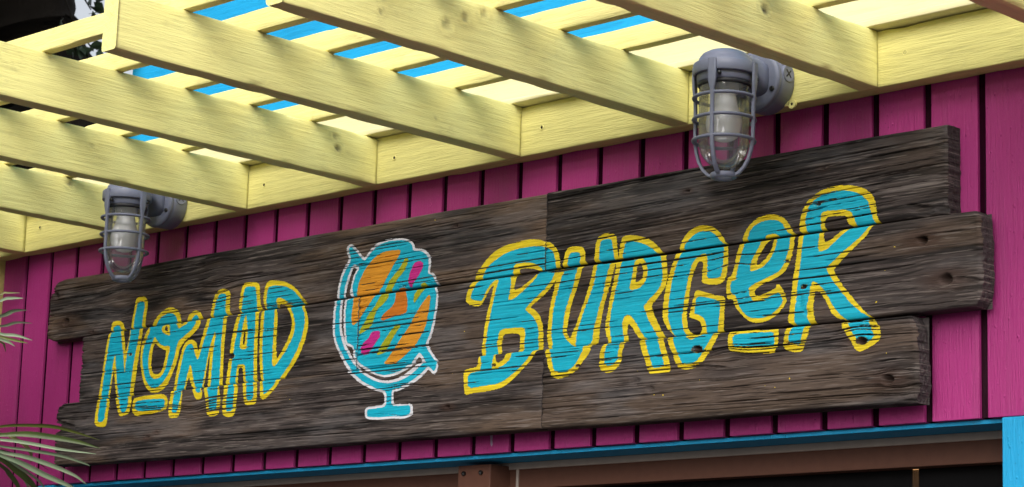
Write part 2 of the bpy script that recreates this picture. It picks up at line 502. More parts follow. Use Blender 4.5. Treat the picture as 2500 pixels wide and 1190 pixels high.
# ================================================================== pergola
def lumber(name, L, T, H, mat, parent, loc, rotz=0.0, seed=0, dx=0.012, dp=0.008, r=0.0020, knots=(), smudge=(), wob=0.0010):
    """planed timber along local X, y in [-T/2, T/2], z in [0, H], with worn arrises"""
    loop = []
    def side(p, q, n):
        return [(p[0] + (q[0] - p[0]) * i / n, p[1] + (q[1] - p[1]) * i / n) for i in range(n + 1)]
    a, h = T / 2, H
    c = [(a - r, r, -90), (a - r, h - r, 0), (-a + r, h - r, 90), (-a + r, r, 180)]
    for i, (cx, cz, a0) in enumerate(c):
        for s in range(4):
            t = R(a0 + s * 30)
            loop.append((cx + r * math.cos(t), cz + r * math.sin(t), 1))
        nx_, nz_, na = c[(i + 1) % 4]
        e0 = (cx + r * math.cos(R(a0 + 90)), cz + r * math.sin(R(a0 + 90)))
        e1 = (nx_ + r * math.cos(R(na)), nz_ + r * math.sin(R(na)))
        n = max(2, int(math.hypot(e1[0] - e0[0], e1[1] - e0[1]) / dp))
        for q in side(e0, e1, n)[1:-1]:
            loop.append((q[0], q[1], 0))
    loop = np.array(loop)
    m = len(loop)
    n = max(3, int(L / dx) + 1)
    xs = np.linspace(0, L, n)
    X, Y = np.meshgrid(xs, loop[:, 0], indexing='ij')
    Z = np.broadcast_to(loop[None, :, 1], X.shape).copy(); Y = Y.copy()
    edge = np.broadcast_to(loop[None, :, 2], X.shape)
    # chipped arrises
    nick = (vn(X * 22, np.round(loop[:, 0] * 50)[None, :] * 7 + np.round(loop[:, 1] * 20)[None, :] * 3, seed) ** 4) * 0.0035 * edge
    cy, cz = 0.0, H / 2
    d = np.hypot(Y - cy, Z - cz)
    Y -= np.sign(Y) * nick * 0.7
    Z -= np.sign(Z - cz) * nick * 0.7
    Y += (fbm(X * 5, Z * 8, seed + 3) - 0.5) * 2 * wob + (vn(X * 1.2, 0 * X, seed + 9) - 0.5) * 3 * wob
    Z += (fbm(X * 3, Y * 9, seed + 5) - 0.5) * 2 * wob
    st = np.zeros_like(X)
    for kx, kz, kr, ks in knots:
        face = Y > T / 2 - r * 0.9
        q = np.hypot((X - kx) / 1.25, Z - kz) / kr
        ang = vn((X - kx) / kr * 1.7 + 9, (Z - kz) / kr * 1.7, seed + 31)
        core = np.clip(1.15 - q - 0.5 * ang, 0, 1)
        ring = np.exp(-((q - 1.35) / 0.16) ** 2) * 0.35 * ang
        st = np.maximum(st, np.where(face, np.clip(core * 1.8, 0, 1) * ks + ring * ks, 0))
        Y += np.where(face, -np.clip(core, 0, 1) * 0.0035 * ks + np.exp(-((q - 1.1) / 0.5) ** 2) * 0.0012, 0)
    for sx_, ln, amt in smudge:
        face = Y > T / 2 - r * 0.9
        top = np.clip((H - Z) / ln, 0, 1)
        w_ = np.exp(-((X - sx_ + (H - Z) * 0.15) / (0.012 * (1.1 - 0.5 * top))) ** 2) * (1 - top) ** 1.6
        st = np.maximum(st, np.where(face, w_ * amt * (0.4 + 0.9 * fbm(X * 160, Z * 60, seed + 41)), 0))
    V = np.stack([X, Y, Z], -1)
    # close both ends
    def cap(row):
        q = row.copy(); q[:, 1] = 0; q[:, 2] = H / 2 + (q[:, 2] - H / 2) * 0.97
        return q
    V = np.concatenate([cap(V[0])[None], V[0][None], V, V[-1][None], cap(V[-1])[None]], 0)
    st = np.concatenate([0 * st[:1], 0 * st[:1], st, 0 * st[:1], 0 * st[:1]], 0)
    F = grid_faces(n + 4, m, 0, False, True)
    me = np_mesh(name, V.reshape(-1, 3), F, None, {'stain': st.ravel()})
    sm = np.zeros(len(F), bool)
    sm[2 * m:-2 * m] = True
    me.polygons.foreach_set('use_smooth', sm)
    o = put(name, me, mat, parent, loc, rotz)
    return o

PO = Vector((-1.0, 0.0, ZB))
perg = tag(empty('pergola', PO), 'pale yellow timber pergola with rafters and thin cross slats above the sign', 'pergola')
def plum(name, L, T, H, mat, loc, **k):
    return lumber(name, L, T, H, mat, perg, Vector(loc) - PO, **k)
LT = 0.0381
plum('ledger_board', 5.0, LT, ZT - ZB, M_ledger, (-2.80, -LT / 2, ZB), seed=3, dx=0.03, wob=0.0005)
RX = [1.045, 0.643, 0.241, -0.171, -0.571, -0.977, -1.376, -1.778, -2.192, -2.597]
SLY = [-0.830, -0.6765, -0.5225, -0.3665, -0.2135]
KN = {-0.171: [(0.295, 0.062, 0.011, 1.0)], -1.376: [(0.104, 0.054, 0.008, 1.0), (0.112, 0.076, 0.009, 0.5)],
      -0.571: [(0.587, 0.043, 0.013, 0.45), (0.548, 0.064, 0.010, 0.65), (0.507, 0.079, 0.010, 0.45), (0.726, 0.030, 0.006, 0.6)],
      -2.192: [(0.165, 0.080, 0.008, 0.9)], -0.977: [(0.22, 0.03, 0.004, 0.5)], -1.778: [(0.40, 0.06, 0.006, 0.35)]}
random.seed(5)
for i, x in enumerate(RX):
    kn = KN.get(x, [(random.uniform(.2, .8), random.uniform(.02, .075), 0.006, 0.5)])
    sm = [(-y - LT - 0.011 - 0.0005, random.uniform(.018, .034), random.uniform(.35, .8)) for y in SLY] + [(0.004, 0.10, 0.25)]
    o = plum('rafter', 0.92 + random.uniform(-.003, .003), LT, ZT - ZB, M_raft, (x - LT / 2, -LT - 0.0006, ZB), rotz=R(-90), seed=20 + i,
             dx=0.0055 if -1.9 < x < 0.3 else 0.009, dp=0.0042, knots=kn, smudge=sm)
for i, y in enumerate(SLY):
    plum('slat', 4.25, 0.022, 0.038 + random.uniform(-.001, .001), M_slat, (-2.93 + random.uniform(-.02, .02), y + 0.011, ZT + 0.0008), seed=50 + i, dx=0.02, dp=0.006, r=0.0018, wob=0.0012)
plum('cap_board', 5.0, 0.064, 0.0115, M_pale, (-2.80, -0.0335, ZT + 0.0012), seed=61, dx=0.05, r=0.0015, wob=0.0003)
for x, z in [(-1.726, 2.9905), (-1.3262, 2.9917), (-0.9252, 2.9923), (-0.1175, 2.9939), (-2.541, 2.9977), (0.30, 2.9925), (-2.12, 2.993)]:
    # countersunk screw: a shallow painted dimple with a dark drive hole
    e = put('screw', bm_mesh('screw', lathe([(0.0052, 0.0004), (0.0046, -0.0012), (0.0040, -0.0008), (0.0026, 0.0002)], 18, 'Y'), True), M_ledger, perg, Vector((x, -LT - 0.0002, z)) - PO)
    put('drive_hole', bm_mesh('drive_hole', lathe([(0.0026, -0.0004), (0.0014, 0.0002), (0, 0.0002)], 12, 'Y')), M_hole, e, (0, -0.0003, 0))
# frieze and parapet of the building above the pergola
lumber('frieze_board', 5.72, 0.020, 3.142 - (ZT + 0.0132), M_pale, bld, Vector((BL, -0.0115, ZT + 0.0132)) - BO, seed=71, dx=0.05, wob=0.0003)
lumber('parapet_board', 5.27, 0.06, 0.30, M_bluel, bld, Vector((-2.27, 0.0305, 3.143)) - BO, seed=72, dx=0.05, wob=0.0004)
lumber('parapet_board', 5.27, 0.06, 0.30, M_bluel, bld, Vector((-2.27, 0.0305, 3.4435)) - BO, seed=73, dx=0.05, wob=0.0004)
lumber('parapet_cap', 5.30, 0.11, 0.035, M_bluel, bld, Vector((-2.285, 0.03, 3.744)) - BO, seed=74, dx=0.05, wob=0.0004)

# ================================================================== sign
ROWY = {'T': -0.040, 'M': -0.049, 'B': -0.058}
SO = Vector((-1.2, 0.0, 2.425))
sign = tag(empty('wooden_sign', SO), 'weathered dark plank sign painted NOMAD BURGER with a globe between the words', 'sign')

def wood_mat():
    b = NB('weathered_wood', 0.82, 0.25)
    a = b.attr('wood').outputs['Color']
    f = b.noise(b.coord((30, 30, 700)), 1, 4, 0.6)
    g = b.noise(b.coord((9, 9, 160)), 1, 5, 0.65, 0.4)
    c = b.mix(b.ramp(f, 0.3, 0.7), c3((1, 1, 1), 0.55), (1.0, 1.0, 1.0))
    c = b.mix(1.0, a, c, 'MULTIPLY')
    hr = b.ramp(b.noise(b.coord((11, 11, 300)), 1, 3, 0.6, 0.25), 0.36, 0.43, (0.38, 0.37, 0.37, 1), (1, 1, 1, 1))
    c = b.mix(1.0, c, hr, 'MULTIPLY')
    lt = b.math('MULTIPLY', b.ramp(b.noise(b.coord((9, 9, 240)), 1.3, 3, 0.6, 0.2), 0.57, 0.66), 0.5)
    c = b.mix(lt, c, (0.20, 0.168, 0.152))
    h = b.math('ADD', b.math('MULTIPLY', f, 0.4), b.math('MULTIPLY', g, 0.8))
    return b.out(c, b.bump(h, 0.7, 0.0012))
M_wood = wood_mat()

M_wood2 = plain('cleat_wood', (0.08, 0.06, 0.05), 0.85)
class Plank: pass
PLANKS = []

def plank(row, x0, x1, z0, z1, thick, seed, tone, cracks, xl=None, xr=None, holes=(), knots=(), chips=(), endr=(0.004, 0.004), slope=0.0, warm=0.5):
    """z0, z1: (left, right) heights of the lower and upper edge; cracks: (count, min length, max length)"""
    rng = np.random.RandomState(seed)
    yf = ROWY[row]
    nx = int((x1 - x0) / 0.004) + 1
    nz = int((z1[0] - z0[0]) / 0.0009) + 1
    s = np.linspace(0, 1, nz)
    t = np.linspace(0, 1, nx)
    XL = x0 + (np.interp(s, *xl) if xl else 0 * s) + (fbm(s * 14, 0 * s, seed + 1) - 0.5) * 0.004
    XR = x1 + (np.interp(s, *xr) if xr else 0 * s) + (fbm(s * 14, 0 * s, seed + 2) - 0.5) * 0.004
    X = XL[None, :] + (XR - XL)[None, :] * t[:, None]
    lam = (X - x0) / (x1 - x0)
    Zl = z0[0] + (z0[1] - z0[0]) * lam + (vn(X * 4, 0 * X, seed + 3) - 0.5) * 0.003
    Zh = z1[0] + (z1[1] - z1[0]) * lam + (vn(X * 4, 0 * X, seed + 4) - 0.5) * 0.003
    S = np.broadcast_to(s[None, :], X.shape)
    Z = Zl + (Zh - Zl) * S
    hh = Zh - Zl
    # grain flow
    v = Z + slope * (X - x0) + (fbm(X * 1.1, Z * 4, seed + 5) - 0.5) * 0.011 + (fbm(X * 5, Z * 14, seed + 6) - 0.5) * 0.0022
    for kx, kz, kr in knots:
        dz = Z - kz
        v = v - np.tanh(dz / (kr * .5)) * kr * np.exp(-np.abs(dz) / (kr * 2.2)) * np.exp(-((X - kx) / (kr * 3.2)) ** 2)
    g1 = fbm(X * 9, v * 320, seed + 7, 2)
    g2 = fbm(X * 2.2, v * 110, seed + 8, 3)
    g3 = fbm(X * 3.5, v * 22, seed + 9, 3)
    blot = fbm(X * 7, Z * 26, seed + 10, 4)
    H = (fbm(X * 2, Z * 9, seed + 11) - 0.5) * 0.0014 + (g2 - 0.5) * 0.0009 + (g1 - 0.5) * 0.0008
    # cracks follow the grain
    C = np.zeros_like(X)
    n, l0, l1 = cracks
    zm0, zm1 = z0[0], z1[0]
    for c in range(n):
        L = l0 + (l1 - l0) * rng.rand() ** 1.8
        cx = x0 + rng.rand() * (x1 - x0)
        i0 = max(0, int((cx - L / 2 - x0) / (x1 - x0) * (nx - 1))); i1 = min(nx, int((cx + L / 2 - x0) / (x1 - x0) * (nx - 1)) + 1)
        if i1 - i0 < 3: continue
        xv = X[i0:i1, nz // 2]
        zc = zm0 + 0.004 + rng.rand() * (zm1 - zm0 - 0.008)
        path = zc - slope * (xv - cx) + (fbm(xv * 1.1, 0 * xv + zc * 4, seed + 5) - 0.5) * -0.011 + (fbm(xv * 14, 0 * xv + c, seed + 12) - 0.5) * 0.0018
        for kx, kz, kr in knots:
            dz = path - kz
            path = path + np.tanh(dz / (kr * .5)) * kr * np.exp(-np.abs(dz) / (kr * 2.2)) * np.exp(-((xv - kx) / (kr * 3.2)) ** 2)
        u = np.clip(1 - np.abs((xv - cx) / (L / 2)), 0, 1)
        wv = (0.00038 + 0.0009 * rng.rand() ** 2.6) * (0.35 + 0.65 * np.sqrt(u)) * (0.7 + 0.6 * vn(xv * 40, 0 * xv + c, seed + 13))
        dep = (0.0028 + 0.0045 * rng.rand()) * np.clip(u * 5, 0, 1) * sstep(0.18, 0.42, vn(xv * 9, 0 * xv + c * 3.1, seed + 14))
        q = (Z[i0:i1] - path[:, None]) / wv[:, None]
        C[i0:i1] = np.maximum(C[i0:i1], dep[:, None] * np.exp(-q * q))
    H = H - C
    D = C.copy()
    pit = np.zeros_like(X)
    for hx, hz, hr, hd in holes:
        q = np.hypot((X - hx) * (0.8), Z - hz) / hr + (fbm(X * 120, Z * 120, seed + 15) - 0.5) * 0.5
        dp = hd * (1 - sstep(0.55, 1.05, q))
        H = H - dp; D = np.maximum(D, dp)
        pit = np.maximum(pit, np.exp(-np.clip(np.hypot((X - hx) * .45, Z - hz) / hr - 0.9, 0, 9) ** 2 * 0.55))
    for hx, hz, rx_, rz_, hd in chips:
        q = np.hypot((X - hx) / rx_, (Z - hz + 0.25 * (X - hx)) / rz_) + (fbm(X * 60, Z * 120, seed + 16) - 0.5) * 0.9
        H = H - hd * (1 - sstep(0.5, 1.0, q)); D = np.maximum(D, hd * (1 - sstep(0.5, 1.0, q)))
    # worn edges
    r = 0.0035 + 0.006 * fbm(X * 5, 0 * X + np.where(S > .5, 7, 3), seed + 17) ** 2
    d = np.minimum(S, 1 - S) * hh
    e = np.clip(1 - d / r, 0, 1)
    H = H - r * (1 - np.sqrt(np.clip(1 - e * e, 0, 1)))
    for side, er in ((0, endr[0]), (1, endr[1])):
        dd = (X - XL[None, :]) if side == 0 else (XR[None, :] - X)
        rr = er * (0.6 + 0.9 * fbm(Z * 60, X * 0, seed + 18 + side))
        e = np.clip(1 - dd / rr, 0, 1)
        H = H - rr * (1 - np.sqrt(np.clip(1 - e * e, 0, 1)))
        # chewed end grain
        ch = np.clip(1 - dd / 0.03, 0, 1)
        H = H - ch * np.clip(fbm(X * 30, Z * 330, seed + 20 + side) - 0.52, 0, 1) * 0.018 * (er / 0.004) ** 0.5
    # colour of the weathered surface
    dark = np.array((0.019, 0.0145, 0.0138)); mid = np.array((0.074, 0.0575, 0.0535)); lite = np.array((0.30, 0.255, 0.238))
    brn = np.array((0.180, 0.120, 0.082)); gry = np.array((0.165, 0.155, 0.16))
    f = np.clip(0.15 + 0.9 * (g2 - 0.5) * 2.2 + 0.5 * (g1 - 0.5) * 2 + 0.5, 0, 1)
    col = dark + (mid - dark) * sstep(0.15, 0.62, f)[..., None]
    col = col * (1 - 0.62 * sstep(0.56, 0.78, fbm(X * 7.0 + 50, v * 300, seed + 23, 2)))[..., None]
    col = col + (lite - col) * (sstep(0.54, 0.80, 0.5 * g2 + 0.5 * g1) * (0.35 + 0.65 * sstep(0.45, 0.6, blot)))[..., None] * 0.62
    wmask = sstep(0.42, 0.66, g3) * warm
    col = col + (brn - col) * (wmask * 0.9)[..., None]
    gm = sstep(0.52, 0.74, blot) * (0.55 - 0.3 * warm)
    col = col + (gry - col) * gm[..., None]
    dk = sstep(0.55, 0.72, fbm(X * 4.5 + 31, Z * 15, seed + 22, 4))
    col = col * (1 - 0.48 * dk)[..., None]
    col = col + (np.array((0.055, 0.022, 0.012)) - col) * (pit * 0.55)[..., None]
    col = col * (tone * 0.86)
    P = Plank()
    P.row = row; P.x0 = x0; P.x1 = x1; P.z0 = z0; P.z1 = z1; P.XL = XL; P.XR = XR; P.s = s; P.nx = nx; P.nz = nz
    P.H = H; P.D = D; P.yf = yf; P.X = X; P.Z = Z
    PLANKS.append(P)
    # mesh: front, top, bottom, ends, back
    org = Vector(((x0 + x1) / 2, yf + thick, z0[0]))
    front = np.stack([X, yf - H, Z], -1)
    Vs = [front.reshape(-1, 3)]; Fs = [grid_faces(nx, nz, 0)]; Cs = [col.reshape(-1, 3)]; sm = [np.ones(len(Fs[0]), bool)]
    off = nx * nz
    yb = yf + thick
    def strip(A, colA, along, nrow, flip, jit):
        nonlocal off
        us = np.linspace(0, 1, nrow)
        Y0 = A[:, 1][:, None]
        G = np.repeat(A[:, None, :], nrow, 1)
        G[:, :, 1] = Y0 + (yb - Y0) * us[None, :]
        w_ = np.sin(np.pi * us)[None, :]
        nse = (fbm(G[:, :, 0] * along[0] + G[:, :, 2] * along[1], G[:, :, 1] * 260, seed + 25, 3) - 0.5)
        G[:, :, jit] += nse * (0.0055 if jit == 0 and row != 'T' else 0.0022) * w_
        F = grid_faces(len(A), nrow, off, flip)
        cc = np.repeat(colA[:, None, :], nrow, 1) * (0.75 + 0.6 * nse[..., None])
        Vs.append(G.reshape(-1, 3)); Fs.append(F); Cs.append(np.clip(cc, 0.004, 1).reshape(-1, 3)); sm.append(np.zeros(len(F), bool))
        off += len(A) * nrow
    strip(front[:, -1], col[:, -1], (9, 0), 14, False, 2)      # top
    strip(front[:, 0], col[:, 0], (9, 0), 14, True, 2)         # bottom
    eg = np.array((0.075, 0.062, 0.062)) * tone
    strip(front[0], np.tile(eg, (nz, 1)), (0, 150), 16, False, 0)      # left end
    strip(front[-1], np.tile(eg, (nz, 1)), (0, 150), 16, True, 0)      # right end
    bk = np.array([(x0, yb, z0[0]), (x1, yb, z0[1]), (x1, yb, z1[1]), (x0, yb, z1[0])])
    Vs.append(bk); Fs.append(np.array([[0, 1, 2, 3]]) + off); Cs.append(np.tile(eg, (4, 1))); sm.append(np.zeros(1, bool))
    V = np.concatenate(Vs) - np.array(org)
    me = np_mesh('plank', V, np.concatenate(Fs), np.concatenate(sm), cols={'wood': np.concatenate(Cs)})
    return put('plank', me, M_wood, sign, org - SO)

# left ends are worn round, right ends chewed
plank('T', -2.487, -0.9062, (2.7225, 2.7222), (2.8625, 2.8655), 0.036, 101, 1.02, (105, .08, .6),
      xl=([0, .06, .15, .4, .75, .9, 1], [.030, .006, .0, .002, .006, .016, .040]), holes=[(-2.4537, 2.8269, .0075, .02), (-2.409, 2.7621, .0095, .02), (-2.303, 2.7311, .004, .006), (-1.1406, 2.8323, .0035, .008), (-2.165, 2.832, .003, .006)],
      knots=[(-2.20, 2.79, .016), (-1.86, 2.80, .013)], endr=(.010, .001), warm=0.95, slope=-0.004)
plank('T', -0.9045, -0.0385, (2.7222, 2.7195), (2.8668, 2.8635), 0.038, 102, 0.86, (64, .10, .7),
      holes=[(-.2799, 2.826, .0035, .008), (-.5694, 2.8249, .003, .006), (-.288, 2.765, .0028, .006)], chips=[(-.083, 2.7315, .030, .010, .007), (-.045, 2.727, .03, .006, .006)], endr=(.001, .003), warm=0.30, slope=-0.018)
plank('M', -2.329, -1.4000, (2.5740, 2.5742), (2.7198, 2.7200), 0.036, 103, 0.90, (54, .08, .45),
      holes=[(-1.7887, 2.6332, .0065, .014), (-2.14, 2.665, .003, .006)], endr=(.006, .001), warm=0.25, slope=0.004)
plank('M', -1.3985, 0.0260, (2.5740, 2.5655), (2.7190, 2.7150), 0.036, 104, 1.0, (76, .08, .5),
      xr=([0, .08, .3, .7, .93, 1], [-.010, .0, .004, .003, .0, -.008]), holes=[(-.0788, 2.6797, .0078, .02), (-.0343, 2.6131, .0095, .016), (-.345, 2.675, .003, .006), (-.3105, 2.629, .004, .006)],
      chips=[(.005, 2.608, .03, .007, .005), (-.40, 2.674, .014, .008, .0022), (-.318, 2.608, .010, .018, .002), (-.303, 2.585, .01, .008, .0025)], knots=[(-.06, 2.62, .012), (-.46, 2.67, .011)], endr=(.001, .004), warm=0.45, slope=0.002)
plank('B', -2.397, -0.8872, (2.4330, 2.4295), (2.5725, 2.5722), 0.036, 105, 0.95, (95, .08, .6),
      xl=([0, .52, .56, .66, .70, .9, 1], [.004, .0, .018, .020, .0, .002, .014]), holes=[(-1.1283, 2.4837, .0045, .008), (-1.01, 2.553, .003, .008), (-2.05, 2.478, .004, .006), (-2.02, 2.487, .003, .005)],
      chips=[(-2.35, 2.523, .05, .006, .005)], knots=[(-1.905, 2.556, .014), (-1.245, 2.497, .012)], endr=(.006, .001), warm=0.7, slope=0.006)
plank('B', -0.8855, -0.0830, (2.4290, 2.4230), (2.5715, 2.5610), 0.034, 106, 1.0, (85, .08, .6),
      xr=([0, .2, .6, .85, 1], [-.004, .004, .0, -.004, -.012]), holes=[(-.1377, 2.4628, .0085, .016), (-.188, 2.5287, .0075, .018), (-.5265, 2.5428, .0072, .020), (-.80, 2.535, .004, .008)],
      chips=[(-.70, 2.536, .008, .012, .0025), (-.665, 2.498, .014, .010, .0035), (-.63, 2.483, .010, .008, .004)], knots=[(-.19, 2.53, .010), (-.46, 2.52, .010), (-.12, 2.463, .009)], endr=(.001, .0045), warm=0.5, slope=0.004)

# cleats that carry the planks off the siding
for xx in (-2.20, -1.62, -1.05, -0.55, -0.16):
    c_ = box('mounting_cleat', xx - .02, xx + .02, -0.0122, -0.0012, 2.445, 2.716, M_wood2, sign, 0.001)
    c_.location = c_.location - SO
# ------------------------------------------------------------------ the lettering: thin paint film that follows the wood
def paint_mat(name, col, thin=0.18):
    b = NB(name, 0.55, 0.35)
    g = b.noise(b.coord((10, 10, 260), True), 1, 4, 0.6, 0.2)
    s = b.noise(b.coord((25, 25, 60), True), 1, 5, 0.65)
    c = b.mix(b.ramp(g, 0.32, 0.6), c3(col, 1 - thin * 1.6), col)
    c = b.mix(b.math('MULTIPLY', b.ramp(s, 0.55, 0.78), thin * 1.5), c, c3(col, 0.5))
    return b.out(c, b.bump(g, 0.6, 0.0012))
PC = {'y': paint_mat('sign_yellow', (0.72, 0.55, 0.016), 0.24), 'b': paint_mat('sign_turquoise', (0.004, 0.38, 0.53), 0.17), 'w': paint_mat('sign_white', (0.62, 0.62, 0.66), 0.14),
      'o': paint_mat('sign_orange', (0.60, 0.25, 0.018)), 'q': paint_mat('sign_deep_orange', (0.54, 0.155, 0.012)), 'l': paint_mat('sign_lime', (0.34, 0.35, 0.012)), 'm': paint_mat('sign_magenta', (0.48, 0.018, 0.21))}
